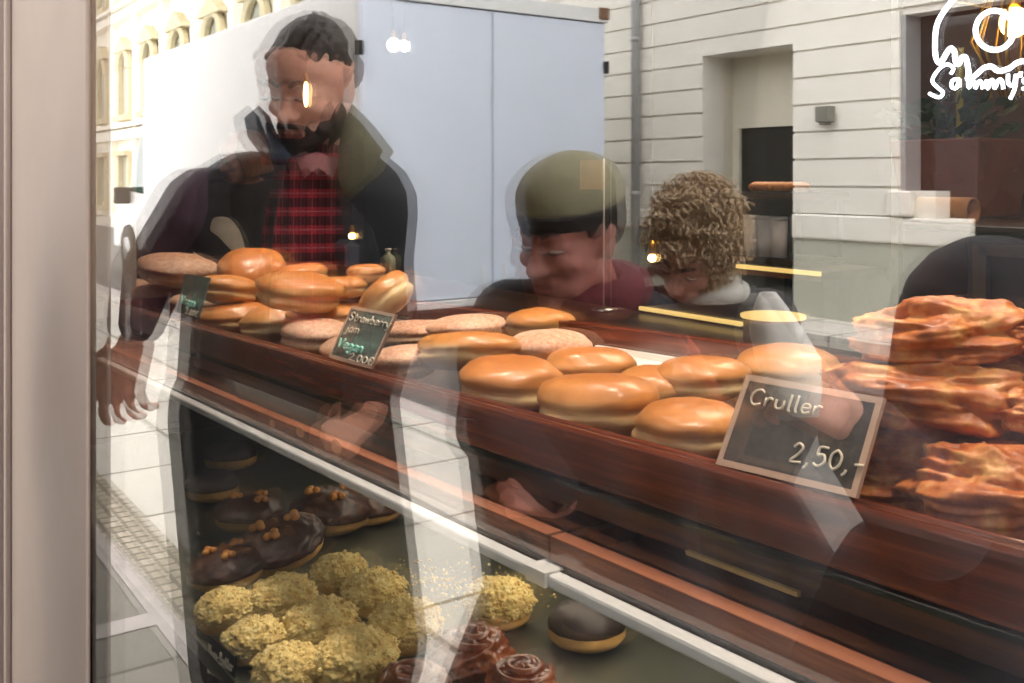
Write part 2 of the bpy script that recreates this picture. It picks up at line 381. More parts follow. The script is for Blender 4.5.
MB().box(TX0 + .02, TX1 - .02, .2225, .68, 1.1780, 1.1877).build('tray_floor', M['black_wood'], tray, smooth=False)
lx0, lx1 = atz(592, 345, 1.2).x, atz(745, 366, 1.2).x
m = MB().box(lx0, lx1, .50, .672, 1.1881, 1.1894); m.box(lx0, lx1, .672, .6785, 1.1881, 1.1990)
m.build('paper_liner', M['paper'], tray, smooth=False)
# ================================================================== handwriting
GL = {
 'C': (.62, [[(.6, .82), (.45, .98), (.2, .9), (.04, .55), (.1, .15), (.3, .0), (.55, .12)]]),
 'S': (.6, [[(.55, .85), (.35, 1), (.12, .85), (.18, .58), (.42, .45), (.48, .2), (.25, 0), (.02, .15)]]),
 'V': (.6, [[(.02, 1), (.26, 0), (.58, 1)]]), 'N': (.65, [[(.05, 0), (.06, 1)], [(.06, 1), (.52, 0)], [(.52, 0), (.56, 1)]]),
 'B': (.58, [[(.06, 0), (.06, 1)], [(.06, 1), (.4, .92), (.36, .58), (.08, .52)], [(.08, .52), (.5, .42), (.42, .05), (.06, 0)]]),
 'a': (.5, [[(.42, .5), (.2, .58), (.04, .3), (.14, .02), (.36, .12), (.43, .55)], [(.43, .55), (.42, .1), (.5, 0)]]),
 'b': (.48, [[(.06, 1), (.07, .02)], [(.07, .4), (.28, .58), (.43, .3), (.28, .0), (.07, .08)]]),
 'e': (.46, [[(.06, .3), (.38, .34), (.34, .56), (.14, .54), (.05, .26), (.18, 0), (.42, .1)]]),
 'g': (.48, [[(.4, .5), (.2, .58), (.05, .3), (.18, .04), (.38, .2)], [(.4, .56), (.4, -.2), (.22, -.38), (.04, -.26)]]),
 'j': (.28, [[(.2, .56), (.18, -.2), (.0, -.36)], [(.22, .76), (.23, .8)]]),
 'l': (.22, [[(.1, 1), (.1, .05), (.18, 0)]]),
 'm': (.72, [[(.04, .56), (.05, 0)], [(.05, .4), (.2, .57), (.33, .45), (.33, 0)], [(.33, .4), (.5, .57), (.63, .45), (.64, 0)]]),
 'n': (.46, [[(.04, .56), (.05, 0)], [(.05, .4), (.22, .57), (.38, .45), (.39, 0)]]),
 'r': (.4, [[(.05, .56), (.06, 0)], [(.06, .36), (.2, .56), (.37, .52)]]),
 's': (.4, [[(.34, .5), (.16, .57), (.08, .42), (.3, .22), (.26, .03), (.04, .06)]]),
 't': (.36, [[(.16, .9), (.15, .1), (.32, .02)], [(.02, .6), (.32, .62)]]),
 'u': (.5, [[(.05, .56), (.07, .12), (.24, 0), (.4, .14), (.42, .56)], [(.42, .56), (.44, 0)]]),
 'w': (.66, [[(.03, .56), (.16, 0), (.31, .5), (.46, 0), (.62, .56)]]),
 'y': (.46, [[(.04, .56), (.08, .2), (.24, .12), (.38, .3)], [(.42, .56), (.34, -.1), (.1, -.36)]]),
 '0': (.5, [[(.25, .95), (.06, .7), (.06, .25), (.25, 0), (.44, .25), (.44, .7), (.25, .95)]]),
 '2': (.52, [[(.06, .75), (.22, .97), (.42, .8), (.32, .45), (.04, .02), (.48, .04)]]),
 '5': (.5, [[(.46, .97), (.14, .95), (.1, .55)], [(.1, .55), (.36, .6), (.44, .25), (.22, 0), (.03, .12)]]),
 ',': (.25, [[(.14, .08), (.12, -.08), (.03, -.22)]]), '.': (.2, [[(.08, .02), (.1, .05)]]),
 '-': (.42, [[(.06, .4), (.38, .42)]]), ' ': (.35, []),
 'E': (.55, [[(.5, .9), (.3, .98), (.12, .7), (.12, .25), (.3, 0), (.52, .1)], [(.0, .58), (.36, .6)], [(.0, .4), (.34, .42)]]),
}
def quad_map(TL, TR, BR, BL):
    def f(u, v):                     # u right 0..1, v down 0..1
        return (TL * (1 - u) + TR * u) * (1 - v) + (BL * (1 - u) + BR * u) * v
    return f
def write(mb, f, nrm, text, u0, v0, uh, vh, r, slope=0, lift=.0012):
    """text with its baseline starting at (u0, v0); letter height vh, width unit uh"""
    u = u0
    for ch in text:
        w, strokes = GL[ch]
        for st in strokes:
            pts = [f(u + x * uh, v0 - z * vh + slope * (u + x * uh - u0)) + nrm * lift for x, z in st]
            mb.tube(catmull(pts, 4) if len(pts) > 2 else pts, r, 6)
        u += (w + .1) * uh
def price_sign(TL, TR, BR, BL, label, board, edge, lines, border=.035, th=.0025):
    f = quad_map(TL, TR, BR, BL); nrm = (TR - TL).cross(BL - TL).normalized()
    if nrm.dot(CAM - TL) < 0: nrm = -nrm
    base = (BL + BR) / 2
    r = empty('price_sign', base, label, 'price sign', 'chalkboard price signs among the pastries')
    bu = border; bv = border * (TR - TL).length / (BL - TL).length
    MB().prism([f(bu, bv), f(1 - bu, bv), f(1 - bu, 1 - bv), f(bu, 1 - bv)], nrm * -th).build('board', board, r, smooth=False)
    if edge:
        m = MB()
        for q in ([(0, 0), (1, 0), (1 - bu, bv), (bu, bv)], [(1, 0), (1, 1), (1 - bu, 1 - bv), (1 - bu, bv)], [(1, 1), (0, 1), (bu, 1 - bv), (1 - bu, 1 - bv)], [(0, 1), (0, 0), (bu, bv), (bu, 1 - bv)]):
            m.prism([f(*k) + nrm * .0005 for k in q], nrm * (-th - .001))
        m.build('border', edge, r, smooth=False)
    else: pass
    for text, mt, u0, v0, uh, vh, rad, sl in lines:
        m = MB(); write(m, f, nrm, text, u0, v0, uh, vh, rad, sl); o = m.build('lettering', mt, r)
    MB().prism([f(.35, .93), f(.65, .93), f(.65, 1.0), f(.35, 1.0)], nrm * -.012).build('stand', M['clear'], r, smooth=False)
    return r
y0, y1 = .207, .232
price_sign(aty(747, 374, y1), aty(884, 398, y1), aty(856, 498, y0), aty(716, 464, y0), 'large chalkboard price sign reading Cruller 2,50 at the tray edge', M['chalk_board'], M['ivory'],
    [('Cruller', M['chalk'], .10, .31, .158, .17, .0009, -.03), ('2,50,-', M['chalk'], .52, .80, .165, .2, .00095, -.06)], .04)
price_sign(aty(352, 306, y1), aty(396, 314, y1), aty(371, 369, y0), aty(329, 357, y0), 'grey-green chalkboard sign reading Strawberry jam Vegan at the tray edge', M['chalk_green'], M['ivory'],
    [('Strawberry', M['chalk'], .08, .26, .165, .15, .0011, .0), ('jam', M['chalk'], .12, .47, .18, .15, .001, .0), ('Vegan', M['chalk_mint'], .10, .78, .20, .17, .0017, 0), ('2.00E', M['chalk'], .46, .95, .2, .13, .001, -.02)], .035)
price_sign(aty(184, 272, y1), aty(211, 276, y1), aty(198, 321, y0), aty(176, 313, y0), 'small grey-green chalkboard sign with mint Vegan writing at the far left of the tray', M['chalk_green'], None,
    [('Vegan', M['chalk_mint'], .16, .74, .2, .18, .0018, 0), ('2.00E', M['chalk'], .42, .93, .2, .12, .0011, 0)], .02)
yb = .031
price_sign(aty(209, 635, yb), aty(235, 657, yb), aty(232, 708, yb - .002), aty(205, 700, yb - .002), 'small black sign reading Nuss-Butter Crumble among the crumble doughnuts', M['sign_black'], None,
    [('Nuss-Butter', M['chalk'], .05, .3, .155, .19, .0009, 0), ('Crumble', M['chalk'], .06, .55, .155, .19, .0009, 0), ('2.50', M['chalk'], .45, .9, .16, .17, .0006, 0)], .005)
settle(_mk); use_frame(False)
# ================================================================== things at the back of the shop
bc = empty('back_counter', (-1.6, 1.1, 0), 'black counter standing behind the doughnut tray', 'counter')
MB().box(-3.6, .2, .86, 1.26, 0, 1.07).build('body', M['black'], bc, smooth=False)
MB().box(-3.62, .22, .84, 1.27, 1.07, 1.1).build('worktop', M['black_wood'], bc, smooth=False, bevel=.004)
CT = 1.1
def pendant(px, py, y, w, h, mt, label, group='pendant bulbs hanging at the back of the shop', cage=False):
    p = aty(px, py, y); r = empty('pendant_lamp', (p.x, p.y, p.z), label, 'lamp', group)
    MB().ell(p, (w, w, h), 16, 10).build('bulb', mt, r)
    MB().lathe([(.001, h * .9), (.012, h * .9), (.013, h + .03), (.006, h + .045), (.001, h + .045)], p, 14).build('socket', M['brass'], r)
    MB().tube([p + Vector((0, 0, h + .04)), Vector((p.x, p.y, RZ))], .0025, 6).build('cord', M['black'], r)
    if cage:
        for k in range(10):
            a = 2 * PI * k / 10; d = Vector((math.cos(a), math.sin(a), 0))
            MB().tube([p + Vector((0, 0, h + .14)) + d * .015, p + d * .085 + Vector((0, 0, -.04)), p + Vector((0, 0, -.16)) + d * (.02 + .015 * (k % 3))], .003, 6).build('cage_wire', M['brass'], r)
    return r
pendant(306, 94, 1.9, .016, .075, M['bulb'], 'slim glowing pendant bulb over the nose of the reflected bearded man')
pendant(352, 236, 2.2, .022, .02, M['bulb'], 'small glowing pendant bulb seen through the dark jacket of the bearded man')
pendant(652, 258, 1.9, .014, .014, M['bulb'], 'small glowing pendant bulb seen through the curly hair reflection')
pendant(393, 45, 2.3, .036, .04, M['bulb_white'], 'left one of two white glowing bulbs before the reflected truck doors')
pendant(404, 46, 2.3, .02, .034, M['bulb_white'], 'right smaller one of two white glowing bulbs before the reflected truck doors')
pendant(1014, 22, 1.77, .03, .034, M['bulb'], 'bright filament bulb in a brass wire cage behind the neon sign', cage=True)
# neon sign
NY = 1.52
pw = empty('neon_backboard', aty(985, 110, NY + .38), 'brown partition panel behind the neon sign', 'panel')
a, b = aty(903, 100, NY + .36), aty(1090, 100, NY + .36)
MB().box(a.x, b.x + .6, NY + .36, NY + .4, 0, 2.6).build('panel_sheet', M['shop_brown'], pw, smooth=False)
MB().box(a.x - .02, a.x, NY + .34, NY + .42, 0, 2.6).build('edge_trim', M['steel'], pw, smooth=False)
def P8(x, y): return aty(880 + x / 6.21, y / 6.21, NY)
neon = empty('neon_sign', aty(985, 100, NY), 'white neon sign with a dripping doughnut outline and the word Sammy\'s', 'neon sign')
out = [(620, -190), (520, -100), (455, -5), (375, 105), (345, 200), (345, 345), (372, 392), (405, 345), (435, 300), (462, 320), (470, 385), (490, 398), (510, 355), (535, 365), (550, 450), (545, 492), (590, 470), (640, 425), (690, 412), (735, 440), (800, 425), (850, 390), (905, 382), (960, 430), (1010, 400), (1060, 330), (1090, 200), (1080, 60), (1020, -80), (900, -190), (760, -230), (620, -190)]
MB().tube(catmull([P8(*q) for q in out], 4), .0052, 8).build('doughnut_outline', M['neon'], neon)
MB().tube([P8(712 + 118 * math.cos(k * PI / 16), 188 + 122 * math.sin(k * PI / 16)) for k in range(32)], .0052, 8, closed=True).build('doughnut_hole', M['neon'], neon)
m = MB()
for st in ([(440, 460), (455, 425), (420, 400), (365, 430), (325, 500), (360, 545), (392, 575), (365, 605), (305, 580)],
           [(480, 490), (450, 500), (445, 540), (475, 545), (492, 492), (495, 540)], [(548, 505), (552, 545), (575, 505), (592, 520), (592, 548), (615, 505), (632, 515), (638, 552)],
           [(660, 495), (668, 550), (690, 498), (708, 510), (712, 548), (738, 495), (758, 505), (766, 552)], [(795, 460), (798, 520), (830, 525), (845, 460)], [(848, 460), (838, 545), (808, 615)], [(875, 445), (870, 480)], [(925, 480), (890, 500), (915, 530), (885, 555)]):
    m.tube(catmull([P8(*q) for q in st], 5), .0036, 8)
m.build('lettering', M['neon'], neon)
for x, y in ((450, 10), (690, 412), (1060, 330)):
    p = P8(x, y); MB().tube([p, p + Vector((0, .358, 0))], .004, 6).build('stand_off', M['clear'], neon)
# cabinet with pot, tube
a = aty(938, 224, 1.3); zt = a.z
cbx0 = aty(905, 226, 1.3).x; fx = aty(984, 280, 1.3).x
ov = empty('black_cabinet', (fx, 1.45, 0), 'tall black cabinet with metal-framed door under the brown plant pot', 'cabinet')
MB().box(cbx0 + .12, .5, 1.3, 1.85, 0, zt - .012).build('body', M['black'], ov, smooth=False, bevel=.004)
MB().box(cbx0, .52, 1.29, 1.86, zt - .012, zt).build('top_board', M['black_wood'], ov, smooth=False, bevel=.003)
m = MB()
m.box(fx - .012, fx + .012, 1.285, 1.3, .6, zt - .03); m.box(fx + .4, fx + .42, 1.285, 1.3, .6, zt - .03); m.box(fx, fx + .4, 1.285, 1.3, zt - .05, zt - .03)
m.build('door_frame', plain('dark_steel_frame', rgb(84, 80, 74), .35, .6), ov, smooth=False)
m = MB()
a = aty(922, 212, 1.34); b = aty(975, 215, 1.34); rr = .024; N = 28
for q0, q1 in ((rr, rr - .004),):
    ring = [(a.x, rr), (b.x, rr), (b.x, q1), (a.x, q1)]
    m.grid(4, N + 1, lambda i, j: Vector((ring[i][0], 1.335 + ring[i][1] * math.cos(2 * PI * j / N), zt + rr + ring[i][1] * math.sin(2 * PI * j / N))), True, False)
tag(m.build('cardboard_tube', M['kraft'], loc=((a.x + b.x) / 2, 1.335, zt)), 'brown cardboard tube lying on the black cabinet before the plant pot', 'tube')
c0 = aty(960, 200, 1.70)
pot = empty('potted_plant', (c0.x, 1.70, zt), 'dark leafy plant in a square brown pot under the neon sign', 'plant')
hw, hb, ph = .105, .086, .165
def sq(w, z): return [Vector((c0.x + sx * w, 1.70 + sy * w, zt + z)) for sx, sy in ((-1, -1), (1, -1), (1, 1), (-1, 1))]
m = MB(); rings = [sq(hb, 0), sq(hw, ph), sq(hw - .01, ph), sq(hw - .014, ph - .02)]
m.grid(4, 4, lambda i, j: rings[j][i], True, True); m.build('pot', M['pot'], pot, smooth=False, bevel=.004)
m = MB(); rnd = random.Random(3)
for k in range(150):
    th = rnd.uniform(0, 2 * PI); ra = rnd.uniform(.0, .12); z = zt + ph + rnd.uniform(-.0, .11) * (1.2 - ra * 5)
    c = Vector((c0.x - .02 + ra * math.cos(th) * 1.1, 1.70 + ra * math.sin(th) * .8, z)); d = Vector((math.cos(th), math.sin(th), rnd.uniform(-.2, .9))).normalized()
    L = rnd.uniform(.03, .05); s_ = d.cross(Vector((rnd.uniform(-1, 1), rnd.uniform(-1, 1), rnd.uniform(-1, 1)))).normalized() * L * .3
    m.add([c, c + d * L * .5 + s_, c + d * L, c + d * L * .5 - s_, c + d * L * .5 + d.cross(s_) * .3], [(0, 1, 4), (1, 2, 4), (2, 3, 4), (3, 0, 4)])
m.build('foliage', M['leaf'], pot)
MB().tube(catmull([Vector((c0.x, 1.70, zt + ph - .02)), Vector((c0.x + .005, 1.69, zt + ph + .1)), Vector((c0.x + .012, 1.68, zt + ph + .2))]), .008, 8).build('stem', M['stem'], pot)
# shelves with brass edges
def brass_shelf(pa, pb, y, label, z1=None):
    a, b = aty(pa[0], pa[1], y), aty(pb[0], pb[1], y); zz = a.z if z1 is None else z1
    r = empty('wall_shelf', ((a.x + b.x) / 2, y, zz), label, 'shelf', 'brass-edged shelves at the back of the shop')
    MB().box(a.x, b.x, y + .005, y + .22, zz - .02, zz).build('board', M['black_wood'], r, smooth=False)
    MB().box(a.x, b.x, y - .004, y + .005, zz - .007, zz + .002).build('brass_edge', M['rim_glow'], r, smooth=False)  # lit look of the brass comes from emission
    for x in (a.x + .03, b.x - .05): MB().box(x, x + .02, y + .1, y + .2, CT if y < 1.5 else 0, zz - .02).build('support', M['black'], r, smooth=False)
brass_shelf((737, 265), (820, 269), 1.35, 'brass-edged shelf behind the curly hair reflection, upper of the two')
brass_shelf((925, 299), (972, 299), 1.22, 'short brass-edged shelf beside the black cabinet above the crullers')
brass_shelf((640, 307), (742, 308), 1.25, 'low brass-edged shelf behind the curly hair reflection')
# round wooden stool; the light on its rim is put in as glow
c1 = aty(773, 322, 1.0); zt1 = c1.z + .012
rl = empty('round_wooden_box', (c1.x, c1.y, CT), 'round wooden box with a golden lit rim on the back counter', 'box')
MB().lathe([(.001, CT), (.05, CT), (.05, zt1 - .012), (.052, zt1 - .012), (.052, zt1 - .004), (.001, zt1 - .004)], (c1.x, c1.y, 0), 36).build('drum', plain('warm_box_wood', rgb(126, 70, 34), .5), rl)
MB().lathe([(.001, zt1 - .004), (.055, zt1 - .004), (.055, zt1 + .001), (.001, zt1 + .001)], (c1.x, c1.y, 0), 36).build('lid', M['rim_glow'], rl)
# bread shelf with rolls and cups
y = 1.42; a, b = aty(738, 192, y), aty(792, 192, y)
r = empty('bread_shelf', ((a.x + b.x) / 2, y + .1, a.z - .02), 'dark board shelf carrying small bread rolls over white tubs', 'shelf')
MB().box(a.x, b.x, y, y + .2, a.z - .018, a.z).build('board', M['black_wood'], r, smooth=False)
for x in (a.x + .01, b.x - .03): MB().box(x, x + .02, y + .17, y + .19, 0, a.z - .018).build('post', M['black'], r, smooth=False)
roll = None; words = ['leftmost', 'second from left', 'third from left', 'third from right', 'second from right', 'rightmost']
for k in range(6):
    x = a.x + .018 + k * (b.x - a.x - .036) / 5
    if roll is None:
        roll = MB().ell((0, 0, .012), (.0125, .03, .0125), 18, 10, lambda d: 1 + .08 * noise.noise(d * 2.5)).build('bread_roll', M['plain'], loc=(0, 0, 0)); o = roll
    else: o = roll.copy(); COL.objects.link(o)
    o.location = (x, y + .05, a.z); o.rotation_euler.z = random.uniform(-.3, .3)
    tag(o, 'small tan bread roll on the bread shelf, %s of the row' % words[k], 'bread roll', 'bread rolls on the back shelf')
zs = a.z - .15
r2 = empty('tub_shelf', ((a.x + b.x) / 2, y + .1, zs), 'lower dark board under the white tubs behind the curly hair reflection', 'shelf')
MB().box(a.x - .02, b.x + .02, y, y + .16, zs - .015, zs).build('board', M['black_wood'], r2, smooth=False)
MB().box(a.x + .04, b.x - .04, y + .05, y + .16, 0, zs - .015).build('post', M['black'], r2, smooth=False)
for k, (px, mt, w_) in enumerate(((752, M['paper'], 'left'), (766, M['white_metal'], 'middle'), (779, M['paper'], 'right'))):
    p = aty(px, 205, y + .05)
    o = empty('white_tub', (p.x, y + .05, zs), 'white tub under the bread shelf, %s one of three' % w_, 'tub', 'white tubs under the bread rolls')
    MB().lathe([(.001, zs), (.018, zs), (.020, zs + .085), (.001, zs + .085)], (p.x, y + .05, 0), 20).build('cup', mt, o)
    MB().lathe([(.001, zs + .085), (.0215, zs + .085), (.0215, zs + .094), (.001, zs + .094)], (p.x, y + .05, 0), 20).build('lid', M['white_metal'], o)
# bottle, carton, card holder
p = aty(388, 262, 1.2); bh = p.z + .045 - CT
o = empty('glass_bottle', (p.x, 1.2, CT), 'small greenish glass bottle on the back counter behind the doughnut heap', 'bottle')
MB().lathe([(.001, CT), (.024, CT + .002), (.025, CT + bh * .62), (.018, CT + bh * .72), (.009, CT + bh * .8), (.009, CT + bh * .93), (.001, CT + bh * .93)], (p.x, 1.2, 0), 24).build('flask', M['bottle'], o)
MB().lathe([(.001, CT + bh * .93), (.011, CT + bh * .93), (.011, CT + bh), (.001, CT + bh)], (p.x, 1.2, 0), 20).build('cap', M['paper'], o)
p = aty(346, 245, 1.25)
o = empty('blue_carton', (p.x, 1.25, CT), 'dark blue carton on the back counter left of the glass bottle', 'carton')
MB().box(p.x - .05, p.x + .05, 1.22, 1.28, CT, p.z).build('carton_body', plain('blue_card', rgb(62, 74, 98), .5), o, smooth=False, bevel=.002)
MB().prism([(p.x - .05, 1.22, p.z), (p.x - .05, 1.28, p.z), (p.x - .05, 1.25, p.z + .02)], (.1, 0, 0)).build('folded_top', plain('blue_card_top', rgb(74, 86, 108), .5), o, smooth=False)
p = aty(592, 175, 1.2)
o = empty('card_holder', (p.x + .03, 1.2, CT), 'square brown kraft card on a thin rod over the beanie reflection', 'card holder')
MB().box(p.x - .045, p.x + .042, 1.198, 1.201, p.z - .035, p.z + .037).build('card', M['kraft'], o, smooth=False)
MB().tube([(p.x + .045, 1.2, CT + .005), (p.x + .045, 1.2, p.z + .04)], .0022, 8).build('rod', M['white_metal'], o)
MB().lathe([(.001, CT), (.03, CT), (.03, CT + .006), (.004, CT + .01), (.001, CT + .01)], (p.x + .045, 1.2, 0), 20).build('foot', M['steel'], o)
aw = empty('shop_awning', (-.8, 0, 2.9), 'plain dark canopy board above the shop window', 'awning')  # unseen board added to keep sky light off the shop front
MB().box(-3.6, 1.6, -.42, -.01, 2.95, 3.02).build('canopy_board', M['front_dark'], aw, smooth=False, bevel=.01)
for x in (-3.4, -.9, 1.4): MB().tube([(x, -.38, 2.95), (x, -.015, 2.8)], .012, 8).build('bracket', M['steel'], aw)
use_frame(True); _mk = mark()
# ================================================================== pastries
def berliner_mesh(seed, R=.059, H=.026, dent=.06):
    rnd = Vector((seed * 3.1, seed * 1.7, seed * .9))
    def fn(d):
        q = math.hypot(d.x, d.y)
        k = 1 + .10 * noise.noise(d * 1.3 + rnd) + .035 * noise.noise(d * 4 + rnd)
        k *= 1 + .16 * (q ** 6 > .0) * (abs(d.z) ** 1.2) * q           # plumper shoulders
        k *= 1 - dent * math.exp(-((d.z + .12) / .13) ** 2)               # pale waist crease
        return k
    return MB().ell((0, 0, 0), (R, R, H), 44, 26, fn)
DON = 'doughnuts in the long wooden tray'
protos = {}
hold = {}
def proto(kind, j, seed, mat, H=.026, dent=.06):
    me = berliner_mesh(seed, H=H, dent=dent).build('doughnut', mat, loc=(0, 0, 0)); hold[(kind, j)] = me; me['_free'] = 1
for j in range(3):
    proto('glazed', j, 1 + j, M['glazed'], .0275, .07); proto('plain', j, 11 + j, M['plain'], .028, .09); proto('dusted', j, 21 + j, M['dusted'], .027, .07)
rnd = random.Random(11)
UP = (.37, .40, .315, .46, .32, .42, .47, .36)
def place(kind, px, py, w, y, label, rot=None, tilt=(0, 0), flat=1.0):
    p = atz(px, py, 1.2155 + max(0, flat - 1) * .02)
    if p.y < .286 or y in UP: p = aty(px, py, max(y, .286))
    dep = (T3 @ (p - CAM)).dot(cf); sc = w / 1000 * dep / .118; p.z = max(p.z, 1.1885 + .0275 * sc * flat)
    src = hold[(kind, rnd.randrange(3))]
    if src.get('_free'): o = src; del o['_free']
    else: o = src.copy(); COL.objects.link(o)
    o.location = p; o.scale = (sc, sc, sc * flat); o.rotation_euler = (tilt[0] + rnd.uniform(-.05, .05), tilt[1] + rnd.uniform(-.05, .05), rnd.uniform(0, 6) if rot is None else rot)
    return tag(o, label, 'doughnut', DON)
DL = [
 ('dusted', 126, 291, 46, .30, 'sugar-dusted doughnut at the far left tip of the wooden tray'),
 ('dusted', 160, 299, 56, .29, 'dark dusted doughnut low at the tray edge left of the small Vegan sign'),
 ('dusted', 178, 270, 78, .37, 'sugar-dusted doughnut crowning the left end of the heap'),
 ('dusted', 196, 305, 52, .285, 'dusted doughnut directly behind the small Vegan sign'),
 ('plain', 226, 290, 62, .315, 'pale brown doughnut just right of the top of the small Vegan sign'),
 ('glazed', 252, 272, 66, .40, 'tall orange glazed doughnut second from left along the heap top'),
 ('glazed', 303, 275, 50, .46, 'reddish glazed doughnut peeking out at the back of the heap'),
 ('plain', 300, 292, 84, .32, 'big pale dusty doughnut in the middle of the left heap'),
 ('glazed', 343, 287, 46, .42, 'glazed doughnut at the back left of the heap top right end'),
 ('glazed', 366, 273, 38, .47, 'small orange doughnut showing at the very back above the Strawberry sign'),
 ('glazed', 386, 297, 60, .36, 'round upright orange doughnut at the right end of the heap behind the Strawberry sign'),
 ('glazed', 234, 319, 72, .287, 'shiny glazed doughnut at the tray edge right of the small Vegan sign'),
 ('glazed', 280, 326, 78, .287, 'golden glazed doughnut at the tray edge between the two left signs'),
 ('plain', 328, 314, 78, .40, 'flat pale doughnut under the big dusty one left of the Strawberry sign'),
 ('dusted', 318, 338, 76, .285, 'sugar-dusted doughnut at the tray edge left of the Strawberry sign'),
 ('dusted', 352, 350, 62, .280, 'sugar-dusted doughnut hidden behind the Strawberry sign'),
 ('dusted', 412, 333, 76, .44, 'long sugar-dusted doughnut at the back right of the Strawberry sign'),
 ('dusted', 466, 328, 78, .46, 'sugar-dusted doughnut in the back row left of the lone orange one'),
 ('plain', 540, 326, 70, .485, 'lone orange-brown doughnut highest in the back row under the beanie reflection'),
 ('glazed', 470, 351, 108, .36, 'broad glazed doughnut lying on top right of the Strawberry sign'),
 ('dusted', 404, 362, 70, .285, 'sugar-dusted doughnut at the tray edge right of the Strawberry sign'),
 ('dusted', 550, 350, 86, .46, 'sugar-speckled doughnut in the back row left of the white paper'),
 ('glazed', 512, 384, 106, .290, 'glazed doughnut in the front row, first right of the dusted ones'),
 ('glazed', 590, 369, 92, .43, 'glazed doughnut in the second row under the white paper end'),
 ('glazed', 598, 406, 124, .292, 'big glazed doughnut with pale side in the middle of the front row'),
 ('glazed', 655, 388, 86, .41, 'glazed doughnut squeezed between the front row and the white paper'),
 ('glazed', 703, 378, 92, .46, 'glazed doughnut before the white paper left of the Cruller sign top'),
 ('glazed', 690, 427, 112, .300, 'glazed doughnut in the front row touching the Cruller sign'),
 ('glazed', 790, 372, 104, .44, 'glazed doughnut rising behind the top edge of the Cruller sign'),
 ('glazed', 775, 430, 104, .330, 'glazed doughnut hidden behind the Cruller sign'),
]
for k, dd in enumerate(DL):
    kind, px, py, w, y, lb = dd
    tl = {178: (.1, .12), 386: (.55, .3), 252: (.35, 0), 300: (.15, 0), 226: (.1, .15), 470: (.1, .1)}.get(px, (0, 0))
    fl = {252: 1.35, 386: 1.3, 598: 1.0, 470: .75, 412: .7, 466: .7, 328: .7, 234: .9, 178: .85}.get(px, 1)
    place(kind, px, py, w, y, lb, tilt=tl, flat=fl)
for o in hold.values():
    if o.get('_free'): bpy.data.objects.remove(o)
# crullers
def cruller_mesh(seed):
    rv = Vector((seed * 2.3, seed * 5.1, seed))
    def fn(d):
        th = math.atan2(d.y, d.x)
        ridge = 1 - abs(noise.noise(Vector((d.x * 1.2, d.y * 2.4, d.z * 3.6)) + rv)) * 2
        fold = math.sin(d.z * 9 + d.x * 2.2 + 2.2 * noise.noise(d * 1.4 + rv))
        return .9 + .12 * ridge + .055 * fold + .16 * noise.noise(d * 2.1 + rv * 2) + .05 * noise.noise(d * 8 + rv) + .022 * noise.noise(d * 18 + rv) + .012 * noise.noise(d * 34 + rv)
    return MB().ell((0, 0, 0), (.068, .05, .027), 110, 70, fn)
CRU = [cruller_mesh(s).build('cruller', M['cruller'], loc=(0, 0, 0)) for s in (3, 8, 15)]
used = set()
CL = [
 (947, 336, 158, .335, .05, 1.1, 'reddish ridged cruller on top of the pile'),
 (938, 394, 196, .325, -.03, 1.05, 'broad pale-crusted cruller second from top of the pile right of the sign'),
 (902, 448, 134, .315, .1, 1.05, 'brown cruller third from top, right behind the Cruller sign'),
 (896, 489, 112, .290, 0, .9, 'lowest cruller at the tray edge behind the lower right corner of the sign'),
 (1004, 494, 168, .288, -.25, 1.35, 'bumpy cruller lying at the front right tray edge'),
 (1050, 412, 90, .33, .3, 1.3, 'cruller cut by the right picture edge halfway up the pile'),
 (1052, 338, 84, .36, .1, 1.2, 'cruller cut by the right picture edge level with the pile top'),
 (1010, 462, 120, .44, .2, 1.0, 'cruller in the dark gap behind the front right cruller'),
]
for k, (px, py, w, y, rz, fl, lb) in enumerate(CL):
    src = CRU[k % 3]
    if k % 3 in used: o = src.copy(); COL.objects.link(o)
    else: o = src; used.add(k % 3)
    p = aty(px, py, y); dep = (T3 @ (p - CAM)).dot(cf); sc = w / 1000 * dep / .120
    o.location = p; o.scale = (sc, sc, sc * fl); o.rotation_euler = (rnd.uniform(-.12, .12), rnd.uniform(-.06, .06), .55 + rz + PI * (k // 3))
    tag(o, lb, 'cruller', 'crullers piled at the right end of the wooden tray')
# ---- lower tray
LZ = .893
def dough_base(R=.047, H=.020, seed=5):
    rv = Vector((seed, 2.2, 7.1))
    return MB().ell((0, 0, H), (R, R, H), 36, 20, lambda d: 1 + .05 * noise.noise(d * 2 + rv) - .05 * math.exp(-((d.z) / .15) ** 2))
def put_root(name, label, cat, group): return empty(name, (0, 0, 0), label, cat, group)
def crumble_top(seed):
    rv = Vector((seed * 4.7, seed, seed * 2.2)); m = MB(); r_ = random.Random(seed)
    def fn(d):
        k = 1 + .14 * noise.noise(d * 3 + rv) + .10 * noise.noise(d * 8 + rv) + .10 * noise.noise(d * 17 + rv) + .05 * noise.noise(d * 30 + rv)
        return k * (.8 if d.z < -.4 else 1)
    m.ell((0, 0, .034), (.047, .047, .029), 110, 60, fn)
    for k in range(420):
        u = r_.uniform(-.35, 1); th = r_.uniform(0, 2 * PI); q = math.sqrt(1 - u * u)
        d = Vector((q * math.cos(th), q * math.sin(th), u)); kk = fn(d) * .98
        rr = r_.uniform(.0016, .0036)
        m.ell((d.x * .047 * kk, d.y * .047 * kk, .034 + d.z * .029 * kk), (rr, rr * r_.uniform(.7, 1.2), rr * r_.uniform(.7, 1)), 6, 4)
    return m
def mk_crumble(seed):
    r = put_root('crumble_doughnut', 'x', 'doughnut', 'crumble doughnuts on the metal tray')
    dough_base(seed=seed).build('dough', M['dough_pale'], r); crumble_top(seed).build('crumble_topping', M['crumble'], r); return r
